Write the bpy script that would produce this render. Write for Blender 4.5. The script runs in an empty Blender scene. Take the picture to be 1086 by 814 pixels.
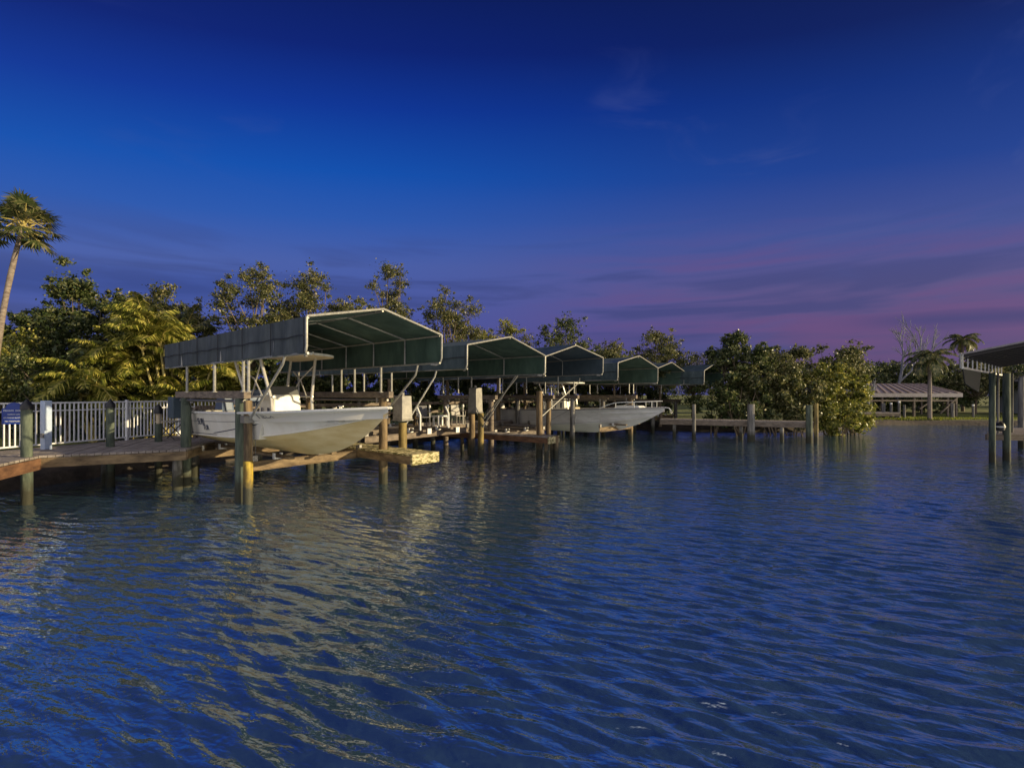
import bpy, math, random
import numpy as np
from mathutils import Vector, Matrix

R = math.radians
rng = np.random.default_rng(11)
random.seed(5)
scene = bpy.context.scene
COL = scene.collection

# ------------------------------------------------------------------ camera model (pixel of the 1086x814 photo + depth -> point)
F, CX, HY, EYE = 480.0, 543.0, 418.0, 2.5
def X(px, Y): return (px - CX) / F * Y
def Z(py, Y): return EYE - (py - HY) / F * Y
def P(px, py, Y): return Vector((X(px, Y), Y, Z(py, Y)))
def G(px, Y, z=0.0): return Vector((X(px, Y), Y, z))

# ------------------------------------------------------------------ materials
def mat(name, col, rough=0.6, metal=0.0, col2=None, scale=6.0, stretch=(1, 1, 1), bump=0.0, bscale=None, spec=0.5, wet=False, detail=5.0, ramp=(0.35, 0.65)):
    m = bpy.data.materials.new(name); m.use_nodes = True
    nt = m.node_tree; b = nt.nodes['Principled BSDF']
    b.inputs['Roughness'].default_value = rough
    b.inputs['Metallic'].default_value = metal
    b.inputs['Specular IOR Level'].default_value = spec
    b.inputs['Base Color'].default_value = (*col, 1)
    out = None
    if col2 or bump:
        tc = nt.nodes.new('ShaderNodeTexCoord'); mp = nt.nodes.new('ShaderNodeMapping')
        mp.inputs['Scale'].default_value = stretch
        nt.links.new(tc.outputs['Object'], mp.inputs['Vector'])
        nz = nt.nodes.new('ShaderNodeTexNoise'); nz.inputs['Scale'].default_value = scale
        nz.inputs['Detail'].default_value = detail; nz.inputs['Roughness'].default_value = 0.65
        nt.links.new(mp.outputs['Vector'], nz.inputs['Vector'])
    if col2:
        rp = nt.nodes.new('ShaderNodeValToRGB')
        rp.color_ramp.elements[0].position = ramp[0]; rp.color_ramp.elements[1].position = ramp[1]
        rp.color_ramp.elements[0].color = (*col, 1); rp.color_ramp.elements[1].color = (*col2, 1)
        nt.links.new(nz.outputs['Fac'], rp.inputs['Fac'])
        nt.links.new(rp.outputs['Color'], b.inputs['Base Color'])
        out = rp.outputs['Color']
    if wet:      # algae and water line: dark wet band just above the water, pale dry barnacle ring over it
        geo = nt.nodes.new('ShaderNodeNewGeometry'); sx = nt.nodes.new('ShaderNodeSeparateXYZ')
        nt.links.new(geo.outputs['Position'], sx.inputs['Vector'])
        n2 = nt.nodes.new('ShaderNodeTexNoise'); n2.inputs['Scale'].default_value = 9
        nt.links.new(geo.outputs['Position'], n2.inputs['Vector'])
        ad = nt.nodes.new('ShaderNodeMath'); ad.operation = 'MULTIPLY_ADD'
        nt.links.new(n2.outputs['Fac'], ad.inputs[0]); ad.inputs[1].default_value = 0.35
        nt.links.new(sx.outputs['Z'], ad.inputs[2])
        r2 = nt.nodes.new('ShaderNodeValToRGB')
        r2.color_ramp.elements[0].position = 0.48; r2.color_ramp.elements[0].color = (1, 1, 1, 1)
        r2.color_ramp.elements[1].position = 0.80; r2.color_ramp.elements[1].color = (0, 0, 0, 1)
        nt.links.new(ad.outputs[0], r2.inputs['Fac'])
        mx = nt.nodes.new('ShaderNodeMix'); mx.data_type = 'RGBA'
        nt.links.new(r2.outputs['Color'], mx.inputs['Factor'])
        if out: nt.links.new(out, mx.inputs['A'])
        else: mx.inputs['A'].default_value = (*col, 1)
        mx.inputs['B'].default_value = (0.035, 0.035, 0.022, 1)
        nt.links.new(mx.outputs['Result'], b.inputs['Base Color'])
    if bump:
        bp = nt.nodes.new('ShaderNodeBump'); bp.inputs['Strength'].default_value = 1.0
        bp.inputs['Distance'].default_value = bump
        if bscale:
            nb = nt.nodes.new('ShaderNodeTexNoise'); nb.inputs['Scale'].default_value = bscale
            nb.inputs['Detail'].default_value = 4
            nt.links.new(mp.outputs['Vector'], nb.inputs['Vector']); src = nb.outputs['Fac']
        else: src = nz.outputs['Fac']
        nt.links.new(src, bp.inputs['Height']); nt.links.new(bp.outputs['Normal'], b.inputs['Normal'])
    return m

def leaf_mat(name, dark, mid, light, scale=2.2, trans=0.35, rough=0.42):
    m = bpy.data.materials.new(name); m.use_nodes = True
    nt = m.node_tree; nt.nodes.clear(); N = nt.nodes.new; L = nt.links.new
    geo = N('ShaderNodeNewGeometry')
    n1 = N('ShaderNodeTexNoise'); n1.inputs['Scale'].default_value = scale; n1.inputs['Detail'].default_value = 2
    n2 = N('ShaderNodeTexWhiteNoise'); n2.noise_dimensions = '1D'
    L(geo.outputs['Position'], n1.inputs['Vector']); L(geo.outputs['Random Per Island'], n2.inputs['W'])
    ma = N('ShaderNodeMath'); ma.operation = 'MULTIPLY_ADD'; ma.inputs[1].default_value = 0.55
    L(n2.outputs['Value'], ma.inputs[0])
    mb = N('ShaderNodeMath'); mb.operation = 'MULTIPLY'; mb.inputs[1].default_value = 0.6
    L(n1.outputs['Fac'], mb.inputs[0]); L(mb.outputs[0], ma.inputs[2])
    rp = N('ShaderNodeValToRGB'); e = rp.color_ramp.elements
    e[0].position = 0.25; e[0].color = (*dark, 1); e[1].position = 0.86; e[1].color = (*light, 1)
    k = e.new(0.58); k.color = (*mid, 1)
    L(ma.outputs[0], rp.inputs['Fac'])
    b = N('ShaderNodeBsdfPrincipled'); b.inputs['Roughness'].default_value = rough
    b.inputs['Specular IOR Level'].default_value = 0.5
    t = N('ShaderNodeBsdfTranslucent'); mx = N('ShaderNodeMixShader'); mx.inputs[0].default_value = trans
    o = N('ShaderNodeOutputMaterial')
    L(rp.outputs['Color'], b.inputs['Base Color']); L(rp.outputs['Color'], t.inputs['Color'])
    L(b.outputs[0], mx.inputs[1]); L(t.outputs[0], mx.inputs[2]); L(mx.outputs[0], o.inputs['Surface'])
    return m

M = {}
M['deckwood'] = mat('weathered deck wood', (0.17, 0.145, 0.135), 0.75, 0, (0.33, 0.29, 0.27), 3, (1, 1, 1), 0.004, 40)
M['fascia'] = mat('stained fascia timber', (0.07, 0.045, 0.026), 0.75, 0, (0.24, 0.17, 0.095), 2.3, (1, 1, 3), 0.006, 22)
M['redwood'] = mat('reddish timber', (0.07, 0.032, 0.018), 0.75, 0, (0.19, 0.095, 0.05), 3, (1, 1, 3), 0.006, 22)
M['timber'] = mat('grey brown timber beam', (0.10, 0.08, 0.065), 0.8, 0, (0.24, 0.19, 0.15), 4, (1, 1, 3), 0.005, 26)
M['mossy'] = mat('mossy pale timber', (0.12, 0.11, 0.03), 0.85, 0, (0.55, 0.47, 0.27), 9, (1, 1, 2), 0.012, 24, ramp=(0.42, 0.56))
M['paletimber'] = mat('pale bunk timber', (0.30, 0.24, 0.15), 0.8, 0, (0.52, 0.43, 0.28), 5, (1, 1, 3), 0.004, 30)
M['pilegreen'] = mat('green treated piling', (0.030, 0.045, 0.038), 0.85, 0, (0.13, 0.155, 0.115), 7, (1, 1, .16), 0.016, 16, wet=True)
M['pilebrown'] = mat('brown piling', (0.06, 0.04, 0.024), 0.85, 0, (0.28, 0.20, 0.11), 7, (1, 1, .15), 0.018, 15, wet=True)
M['pilegold'] = mat('golden brown piling', (0.08, 0.055, 0.02), 0.7, 0, (0.34, 0.25, 0.07), 4, (1, 1, .3), 0.010, 20, wet=True)
M['pilesunlit'] = mat('sunlit yellow pile foot', (0.13, 0.085, 0.02), 0.7, 0, (0.46, 0.33, 0.04), 7, (1, 1, .35), 0.006, 20, wet=True)  # sunlight on the piling's lower part, painted as yellow
M['pilegrey'] = mat('grey piling', (0.07, 0.068, 0.065), 0.9, 0, (0.25, 0.235, 0.22), 7, (1, 1, .15), 0.016, 16, wet=True)
M['black'] = mat('black plastic cap', (0.012, 0.012, 0.016), 0.45)
M['pipe'] = mat('galvanised pipe', (0.24, 0.235, 0.22), 0.48, 0.4, (0.38, 0.37, 0.34), 12)
M['alu'] = mat('aluminium extrusion', (0.58, 0.56, 0.52), 0.4, 0.5, (0.70, 0.68, 0.64), 9)
M['white'] = mat('white paint', (0.78, 0.78, 0.76), 0.45, 0, (0.66, 0.66, 0.64), 7)
M['fence'] = mat('white fence coating', (0.74, 0.75, 0.78), 0.45, 0, (0.62, 0.63, 0.66), 9)
M['canvasout'] = mat('slate canvas', (0.030, 0.040, 0.046), 0.72, 0, (0.074, 0.088, 0.096), 1.8, (1.6, 1.6, .45), 0.012, 5)
M['canvasin'] = mat('dark green canvas lining', (0.028, 0.060, 0.048), 0.8, 0, (0.066, 0.115, 0.09), 1.8, (1.4, 1.4, .5), 0.012, 5)
M['canvasblue'] = mat('teal blue canvas', (0.024, 0.044, 0.054), 0.7, 0, (0.062, 0.088, 0.10), 1.7, (1.6, 1.6, .45), 0.012, 5)
M['strap'] = mat('black lacing', (0.01, 0.01, 0.014), 0.7)
M['gel'] = mat('white gelcoat', (0.80, 0.78, 0.72), 0.22, 0, (0.70, 0.66, 0.58), 1.4, (1.2, 1, .5))
M['bottom'] = mat('sunlit cream hull bottom', (0.62, 0.47, 0.21), 0.42, 0, (0.76, 0.62, 0.34), 1.8, (.6, 1, 3))  # cream bottom with the low sun's gold painted into its colour
M['gelgrey'] = mat('pale grey gelcoat', (0.66, 0.65, 0.63), 0.25, 0, (0.54, 0.52, 0.50), 1.6, (1, 1, 3))
M['liner'] = mat('off white deck liner', (0.60, 0.58, 0.53), 0.45)
M['cream'] = mat('sunlit cream underside', (0.74, 0.62, 0.42), 0.5)  # warm sunlight from below, painted onto the hard top's underside
M['rub'] = mat('grey rub rail', (0.16, 0.16, 0.18), 0.4)
M['navy'] = mat('navy stripe', (0.02, 0.03, 0.08), 0.3)
M['vinyl'] = mat('blue grey vinyl', (0.10, 0.14, 0.24), 0.5, 0, (0.14, 0.19, 0.30), 4)
M['beige'] = mat('beige vinyl', (0.55, 0.46, 0.32), 0.5)
M['glass'] = mat('smoked acrylic', (0.12, 0.125, 0.13), 0.12)
M['housing'] = mat('grey motor housing', (0.20, 0.19, 0.18), 0.5, 0, (0.34, 0.32, 0.28), 5)
M['motorblue'] = mat('dark blue grey housing', (0.04, 0.065, 0.09), 0.5, 0, (0.06, 0.09, 0.12), 5)
M['signblue'] = mat('blue sign face', (0.006, 0.03, 0.22), 0.45, 0, (0.009, 0.04, 0.27), 7)
M['signwhite'] = mat('white lettering', (0.72, 0.75, 0.82), 0.5)
M['postblue'] = mat('pale blue post paint', (0.36, 0.46, 0.66), 0.5, 0, (0.46, 0.54, 0.70), 6)
M['rope'] = mat('rope', (0.38, 0.33, 0.24), 0.9)
M['iron'] = mat('dark iron', (0.03, 0.03, 0.035), 0.5, 0.4)
M['plastic'] = mat('white plastic', (0.78, 0.77, 0.74), 0.4)
M['cable'] = mat('steel cable', (0.22, 0.21, 0.20), 0.4, 0.6)
M['roofmetal'] = mat('pinkish grey metal roof', (0.30, 0.24, 0.25), 0.45, 0.1, (0.42, 0.35, 0.35), 3)
M['roofgrey'] = mat('grey sheet roof', (0.22, 0.20, 0.21), 0.5, 0.15, (0.32, 0.29, 0.30), 3)
M['roofdark'] = mat('dark roof rib', (0.035, 0.03, 0.03), 0.6)
M['ribbrown'] = mat('brown roof rib', (0.15, 0.11, 0.10), 0.6)
M['house'] = mat('grey stucco', (0.26, 0.28, 0.32), 0.8, 0, (0.33, 0.35, 0.38), 4)
M['rooftile'] = mat('brown roof', (0.20, 0.14, 0.10), 0.8, 0, (0.30, 0.22, 0.16), 6)
M['bark'] = mat('bark', (0.09, 0.065, 0.045), 0.9, 0, (0.22, 0.17, 0.12), 8, (1, 1, .3), 0.02, 14)
M['palmbark'] = mat('palm bark', (0.13, 0.10, 0.085), 0.9, 0, (0.30, 0.25, 0.21), 7, (1, 1, 2.5), 0.02, 16)
M['deadwood'] = mat('pale dead wood', (0.15, 0.15, 0.17), 0.9, 0, (0.27, 0.27, 0.30), 8, (1, 1, .3))
M['cane'] = mat('yellow green cane', (0.30, 0.24, 0.07), 0.6, 0, (0.45, 0.38, 0.14), 5, (1, 1, 3))
M['ground'] = mat('lawn', (0.06, 0.075, 0.02), 0.95, 0, (0.20, 0.22, 0.035), 0.6, (1, 1, 1), 0.03, 9)
M['bank'] = mat('bank soil', (0.03, 0.024, 0.02), 0.9, 0, (0.085, 0.066, 0.052), 2.2, (1, 1, 1), 0.04, 6)
M['seawall'] = mat('old seawall timber', (0.07, 0.055, 0.045), 0.9, 0, (0.16, 0.13, 0.10), 3, (1, 1, 1), 0.02, 8)
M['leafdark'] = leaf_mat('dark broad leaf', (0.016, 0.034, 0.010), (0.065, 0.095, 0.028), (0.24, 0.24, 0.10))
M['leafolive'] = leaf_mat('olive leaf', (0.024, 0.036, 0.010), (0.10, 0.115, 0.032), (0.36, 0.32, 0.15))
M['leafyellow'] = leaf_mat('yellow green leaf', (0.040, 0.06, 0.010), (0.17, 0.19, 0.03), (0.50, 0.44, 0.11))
M['frondyellow'] = leaf_mat('yellow green frond', (0.022, 0.038, 0.008), (0.18, 0.20, 0.03), (0.66, 0.58, 0.14), 1.4, 0.4)
M['froddark'] = leaf_mat('dark green frond', (0.020, 0.04, 0.014), (0.08, 0.10, 0.035), (0.28, 0.25, 0.12), 1.6, 0.3)
M['grass'] = leaf_mat('grass blade', (0.05, 0.07, 0.01), (0.16, 0.19, 0.02), (0.40, 0.42, 0.05), 1.0, 0.4)

# ------------------------------------------------------------------ object helpers
def tag(o, label=None, cat=None, group=None, kind=None):
    if label: o['label'] = label
    if cat: o['category'] = cat
    if group: o['group'] = group
    if kind: o['kind'] = kind
    return o

def thing(name, label, cat, loc=(0, 0, 0), rz=0.0, group=None):
    o = bpy.data.objects.new(name, None); COL.objects.link(o)
    o.empty_display_size = 0.2
    o.location = loc; o.rotation_euler = (0, 0, rz)
    return tag(o, label, cat, group)

def root_of(o):
    while o.parent: o = o.parent
    return o

class MB:
    def __init__(s): s.v = []; s.f = []; s.m = []
    def add(s, vs, fs, mi=0):
        n = len(s.v); s.v += [tuple(v) for v in vs]
        for f in fs: s.f.append(tuple(n + i for i in f)); s.m.append(mi)
        return s
    def box(s, c, size, rz=0, mi=0, mtx=None):
        hx, hy, hz = size[0] / 2, size[1] / 2, size[2] / 2
        r = Matrix.Rotation(rz, 3, 'Z') if mtx is None else mtx
        c = Vector(c)
        vs = [c + r @ Vector((sx * hx, sy * hy, sz * hz)) for sx in (-1, 1) for sy in (-1, 1) for sz in (-1, 1)]
        return s.add(vs, [(0, 1, 3, 2), (4, 6, 7, 5), (0, 4, 5, 1), (2, 3, 7, 6), (0, 2, 6, 4), (1, 5, 7, 3)], mi)
    def beam(s, a, b, w, h, mi=0):      # rectangular bar a->b, w across, h vertical-ish
        a, b = Vector(a), Vector(b); d = (b - a).normalized()
        up = Vector((0, 0, 1)) if abs(d.z) < 0.95 else Vector((1, 0, 0))
        x = d.cross(up).normalized() * (w / 2); y = x.cross(d).normalized() * (h / 2)
        vs = [a - x - y, a + x - y, a + x + y, a - x + y, b - x - y, b + x - y, b + x + y, b - x + y]
        return s.add(vs, [(3, 2, 1, 0), (4, 5, 6, 7), (0, 1, 5, 4), (1, 2, 6, 5), (2, 3, 7, 6), (3, 0, 4, 7)], mi)
    def tube(s, pts, r, n=8, mi=0, cap=True):
        pts = [Vector(p) for p in pts]; rs = r if isinstance(r, (list, tuple)) else [r] * len(pts)
        n0 = len(s.v); prev = None
        for i, p in enumerate(pts):
            d = (pts[min(i + 1, len(pts) - 1)] - pts[max(i - 1, 0)]).normalized()
            if prev is None:
                a = d.cross(Vector((0, 0, 1)) if abs(d.z) < 0.9 else Vector((1, 0, 0))).normalized()
            else: a = (prev - d * prev.dot(d)).normalized()
            prev = a; b = d.cross(a)
            for k in range(n):
                t = 2 * math.pi * k / n
                s.v.append(tuple(p + (a * math.cos(t) + b * math.sin(t)) * rs[i]))
        for i in range(len(pts) - 1):
            for k in range(n):
                s.f.append((n0 + i * n + k, n0 + i * n + (k + 1) % n, n0 + (i + 1) * n + (k + 1) % n, n0 + (i + 1) * n + k)); s.m.append(mi)
        if cap:
            s.f.append(tuple(n0 + k for k in reversed(range(n)))); s.m.append(mi)
            s.f.append(tuple(n0 + (len(pts) - 1) * n + k for k in range(n))); s.m.append(mi)
        return s
    def grid(s, g, mi=0, flip=False):   # g: rows of points
        n0 = len(s.v); nr, nc = len(g), len(g[0])
        for row in g: s.v += [tuple(p) for p in row]
        for i in range(nr - 1):
            for j in range(nc - 1):
                q = (n0 + i * nc + j, n0 + i * nc + j + 1, n0 + (i + 1) * nc + j + 1, n0 + (i + 1) * nc + j)
                s.f.append(q[::-1] if flip else q); s.m.append(mi)
        return s
    def prism(s, poly, z0, z1, mi=0):
        n = len(poly)
        vs = [(p[0], p[1], z0) for p in poly] + [(p[0], p[1], z1) for p in poly]
        fs = [tuple(reversed(range(n))), tuple(range(n, 2 * n))] + [(i, (i + 1) % n, n + (i + 1) % n, n + i) for i in range(n)]
        return s.add(vs, fs, mi)
    def build(s, name, mats, parent=None, smooth=False, world=False, bevel=0):
        me = bpy.data.meshes.new(name)
        vs = s.v
        if world and parent is not None:
            r = root_of(parent)
            inv = (Matrix.Translation(r.location) @ r.rotation_euler.to_matrix().to_4x4()).inverted()
            vs = [tuple(inv @ Vector(v)) for v in vs]
        me.from_pydata(vs, [], s.f)
        if not isinstance(mats, (list, tuple)): mats = [mats]
        for m in mats: me.materials.append(m)
        if len(mats) > 1: me.polygons.foreach_set('material_index', s.m)
        if smooth: me.polygons.foreach_set('use_smooth', [True] * len(me.polygons))
        me.update()
        o = bpy.data.objects.new(name, me); COL.objects.link(o)
        if parent is not None: o.parent = parent
        if bevel:
            b = o.modifiers.new('bevel', 'BEVEL'); b.width = bevel; b.segments = 2; b.limit_method = 'ANGLE'; b.angle_limit = R(40)
        if smooth is True:
            try: me.set_sharp_from_angle(angle=R(42))
            except Exception: pass
        return o

def piling_mesh(h0, h1, r, top='flat', taper=0.92, seed=0):
    mb = MB(); rr = random.Random(seed); n = 14; zs = np.linspace(h0, h1, 9)
    for i, z in enumerate(zs):
        k = 1 + (taper - 1) * i / 8
        for a in range(n):
            t = 2 * math.pi * a / n
            q = r * k * (1 + 0.035 * math.sin(3 * t + seed) + 0.03 * math.sin(5 * t + z * 2 + seed) + rr.uniform(-.012, .012))
            mb.v.append((q * math.cos(t), q * math.sin(t), z))
    for i in range(8):
        for a in range(n):
            mb.f.append((i * n + a, i * n + (a + 1) % n, (i + 1) * n + (a + 1) % n, (i + 1) * n + a)); mb.m.append(0)
    mb.f.append(tuple(8 * n + a for a in range(n))); mb.m.append(0)
    return mb

def shift(mb, v):
    v = Vector(v); mb.v = [tuple(Vector(p) + v) for p in mb.v]; return mb

def mooring_piling(px, Y, ztop, r, m, label, cap='cone', group=None, x=None):
    loc = (X(px, Y) if x is None else x, Y, 0)
    t = thing('dock_piling', label, 'piling', loc, 0, group)
    piling_mesh(-1.2, ztop, r, seed=int(px)).build('shaft', m, t, smooth=True)
    if cap == 'cone':
        c = MB(); k = r * 1.08
        c.tube([(0, 0, ztop - 0.09), (0, 0, ztop + 0.004), (0, 0, ztop + 0.02), (0, 0, ztop + 0.15)], [k, k, k * 0.95, 0.01], 14)
        c.build('cap', M['black'], t, smooth=True)
    return t

# ------------------------------------------------------------------ foliage
def leaves_arrays(centers, radii, n, size, aspect=0.55, up=0.35, flat=0.8):
    """n leaf quads gathered in clumps round the given centres"""
    centers = np.asarray(centers, float); radii = np.asarray(radii, float)
    if radii.ndim == 1: radii = np.stack([radii, radii, radii * flat], 1)
    w = radii.prod(1) ** (2 / 3); w = w / w.sum()
    idx = rng.choice(len(centers), n, p=w)
    d = rng.normal(size=(n, 3)); d /= np.linalg.norm(d, axis=1)[:, None]
    rad = np.abs(rng.normal(size=n)) * .42 + rng.uniform(0, .55, n)
    pos = centers[idx] + d * radii[idx] * rad[:, None]
    nrm = d * 0.35 + rng.normal(size=(n, 3)) * 0.75; nrm[:, 2] += up
    nrm /= np.linalg.norm(nrm, axis=1)[:, None]
    t = rng.normal(size=(n, 3)); t -= (t * nrm).sum(1)[:, None] * nrm; t /= np.linalg.norm(t, axis=1)[:, None]
    b = np.cross(nrm, t)
    s = size * rng.uniform(0.6, 1.35, n)[:, None]
    a = aspect
    v = np.stack([pos - t * s * .5, pos + b * s * a * .5 + nrm * s * .06, pos + t * s * .5, pos - b * s * a * .5 + nrm * s * .06], 1)
    return v.reshape(-1, 3)

def quads_object(name, v, m, parent=None, nper=4):
    if parent is not None:
        r = root_of(parent); v = v - np.array(r.location)
    n = len(v) // nper
    me = bpy.data.meshes.new(name)
    me.vertices.add(len(v)); me.vertices.foreach_set('co', v.astype(np.float32).ravel())
    me.loops.add(len(v)); me.loops.foreach_set('vertex_index', np.arange(len(v), dtype=np.int32))
    me.polygons.add(n); me.polygons.foreach_set('loop_start', np.arange(0, len(v), nper, dtype=np.int32))
    me.materials.append(m); me.update(calc_edges=True)
    o = bpy.data.objects.new(name, me); COL.objects.link(o)
    if parent is not None: o.parent = parent
    return o

def broad_tree(name, label, base, top, width, m, nleaf=5000, leaf=0.17, group='trees behind the boat canopies', cat='tree', low=0.35, nclump=26, lean=(0, 0), clump=0.55, trunk_r=0.13, bare=0.0, depth=None):
    """base point on ground, top = crown top height (world z), width = crown width. Clumps carried by real limbs."""
    bx, by, bz = base; H = top - bz
    t = thing(name, label, cat, (bx, by, bz), 0, group)
    dp = depth or width
    tr = MB(); stem = []
    fork = bz + H * low
    k = 6
    for i in range(k + 1):
        u = i / k
        stem.append((bx + lean[0] * u * .5 + random.uniform(-.06, .06) * (u > 0), by + lean[1] * u * .5 + random.uniform(-.06, .06), bz - 0.3 + (fork - bz + .3) * u))
    tr.tube(stem, [trunk_r * (1 - .35 * i / k) for i in range(k + 1)], 9)
    cs, rs = [], []
    for i in range(nclump):
        for _ in range(30):
            q = rng.uniform(-1, 1, 3)
            if np.linalg.norm(q) < 1 and np.linalg.norm(q) > 0.25: break
        cz = fork + (top - fork) * (0.5 + 0.5 * q[2] * 0.92) 
        wfac = 1.0 if q[2] < 0.2 else 1.0 - 0.25 * (q[2] - .2)
        c = np.array([bx + lean[0] + q[0] * width / 2 * wfac, by + lean[1] + q[1] * dp / 2 * wfac, cz])
        r = clump * random.uniform(.55, 1.25)
        c[2] = min(c[2], top - r * .6)
        cs.append(c); rs.append(r)
    a0 = Vector(stem[-1])
    for i, c in enumerate(cs):
        c = Vector(c); mid = a0.lerp(c, .5) + Vector((random.uniform(-.25, .25), random.uniform(-.25, .25), random.uniform(-.1, .3)))
        tr.tube([a0, a0.lerp(mid, .5) + Vector((0, 0, .05)), mid, c], [trunk_r * .42, trunk_r * .33, trunk_r * .22, .012], 5)
    tr.build('trunk', M['bark'], t, smooth=True, world=True)
    # satellite sprigs make the outline uneven
    cs2, rs2 = list(cs), list(rs)
    for c, r in zip(cs, rs):
        for _ in range(5):
            d = rng.normal(size=3); d[2] = abs(d[2]) * .8 - .2; d /= np.linalg.norm(d)
            cs2.append(c + d * r * random.uniform(.8, 1.65)); rs2.append(r * random.uniform(.18, .42))
    quads_object('crown', leaves_arrays(cs2, rs2, nleaf, leaf), m, t)
    return t

def bush(name, label, blobs, m, n, leaf, group, cat='shrub', stems=True):
    b0 = blobs[0]
    t = thing(name, label, cat, (b0[0], b0[1], 0.5), 0, group)
    cs, rs = [], []
    for (x, y, z, rx, ry, rz) in blobs:
        k = max(6, int(rx * ry * rz * 9))
        for _ in range(k):
            d = rng.normal(size=3); d /= np.linalg.norm(d); u = rng.uniform(.35, 1) ** .6
            cs.append(np.array([x, y, z]) + d * u * np.array([rx, ry, rz])); rs.append(random.uniform(.22, .5))
    if stems:
        tr = MB()
        for (x, y, z, rx, ry, rz) in blobs:
            for _ in range(5):
                q = Vector((x + random.uniform(-rx, rx) * .8, y + random.uniform(-ry, ry) * .6, z + rz * random.uniform(-.2, .7)))
                a = Vector((x + random.uniform(-.3, .3), y + random.uniform(-.3, .3), -.4))
                tr.tube([a, a.lerp(q, .5) + Vector((random.uniform(-.2, .2), 0, .1)), q], [.05, .035, .01], 5)
        tr.build('branches' if False else 'trunk', M['bark'], t, smooth=True, world=True)
    quads_object('crown', leaves_arrays(cs, rs, n, leaf), m, t)
    return t

def frond(origin, az, elev, length, droop, leaflets, llen, lw=0.05, hang=0.5):
    """pinnate palm frond: returns leaflet tris/quads (n,4,3) and rachis points"""
    h = Vector((math.cos(az), math.sin(az), 0)); pts = []; p = Vector(origin); n = 12; e = elev
    for i in range(n + 1):
        pts.append(p.copy()); p = p + (h * math.cos(e) + Vector((0, 0, 1)) * math.sin(e)) * (length / n); e -= droop / n
    q = []
    side = Vector((-math.sin(az), math.cos(az), 0))
    for k in range(leaflets):
        u = 0.16 + 0.84 * k / (leaflets - 1); f = u * n; i = min(int(f), n - 1); a = pts[i].lerp(pts[i + 1], f - i)
        d = (pts[i + 1] - pts[i]).normalized()
        L_ = llen * (math.sin(math.pi * min(1, u * .85 + .12)) ** .6) * random.uniform(.85, 1.1)
        for sg in (-1, 1):
            dr = (side * sg * .85 + d * .65 + Vector((0, 0, random.uniform(.0, .25)))).normalized()
            m1 = a + dr * L_ * .5; m2 = a + dr * L_ + Vector((0, 0, -hang * L_)) 
            w = d * lw
            q.append([a - w * .5, a + w * .5, m1 + w * .6, m1 - w * .6]); q.append([m1 - w * .6, m1 + w * .6, m2 + w * .1, m2 - w * .1])
    return q, pts

def fan_leaf(origin, az, elev, pet, rad, segs=18):
    h = Vector((math.cos(az), math.sin(az), 0)); d = h * math.cos(elev) + Vector((0, 0, 1)) * math.sin(elev)
    o = Vector(origin); c = o + d * pet + Vector((0, 0, -.12 * pet)); side = Vector((-math.sin(az), math.cos(az), 0)); up = side.cross(d).normalized()
    q = []
    for k in range(segs):
        t = (-1 + 2 * k / (segs - 1)) * 1.9
        dr = (d * math.cos(t) + side * math.sin(t) * 1.0 + up * (0.25 * abs(math.sin(t)))).normalized()
        w = dr.cross(up).normalized() * 0.026
        L_ = rad * random.uniform(.85, 1.08) * (1 - .18 * abs(t) / 1.9)
        m1 = c + dr * L_ * .55; m2 = c + dr * L_ + Vector((0, 0, -.16 * L_ * random.uniform(.2, 1.8)))
        q.append([c, c + w * .2, m1 + w, m1 - w]); q.append([m1 - w, m1 + w, m2 + w * .1, m2 - w * .1])
    return q, [o, o.lerp(c, .5), c]

def quads_np(q): return np.array([[tuple(v) for v in f] for f in q], float).reshape(-1, 3)

def pinnate_palm(label, base, height, nf, flen, m, group, lean=(0, 0), stems=1, spread=0.0, trunk_r=0.14, droop=1.7, trunkm='palmbark', llen=0.55, leaflets=26, name='palm_tree', emin=-0.2, emax=1.35, lw=.05):
    t = thing(name, label, 'palm', base, 0, group)
    tr = MB(); q = []; rach = MB()
    for s in range(stems):
        a = random.uniform(0, 6.28); ox, oy = math.cos(a) * spread * random.uniform(.3, 1), math.sin(a) * spread * random.uniform(.3, 1)
        hh = height * (random.uniform(.55, 1.0) if s else 1.0)
        b = Vector(base) + Vector((ox * .35, oy * .35, -.3)); top = Vector(base) + Vector((ox + lean[0], oy + lean[1], hh))
        pts = [b.lerp(top, u) + Vector((lean[0] * (u * u - u) * .6, lean[1] * (u * u - u) * .6, 0)) for u in np.linspace(0, 1, 9)]
        tr.tube(pts, [trunk_r * (1.25 - .4 * u) for u in np.linspace(0, 1, 9)], 9)
        k = nf if s == 0 else max(6, int(nf * .7))
        for i in range(k):
            az = 2.4 * i + random.uniform(-.2, .2); el = emin + (emax - emin) * ((i + .5) / k) ** .8
            fq, fp = frond(top, az, el, flen * random.uniform(.8, 1.1), droop * random.uniform(.8, 1.2), leaflets, llen, lw)
            q += fq; rach.tube(fp, [.03 * (1 - .8 * j / 12) for j in range(13)], 4)
    tr.build('trunk', M[trunkm], t, smooth=True, world=True)
    cr = quads_object('crown', quads_np(q), m, t)
    rach.build('leaf_stalks', M['cane'], cr, smooth=True, world=True)
    return t

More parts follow.
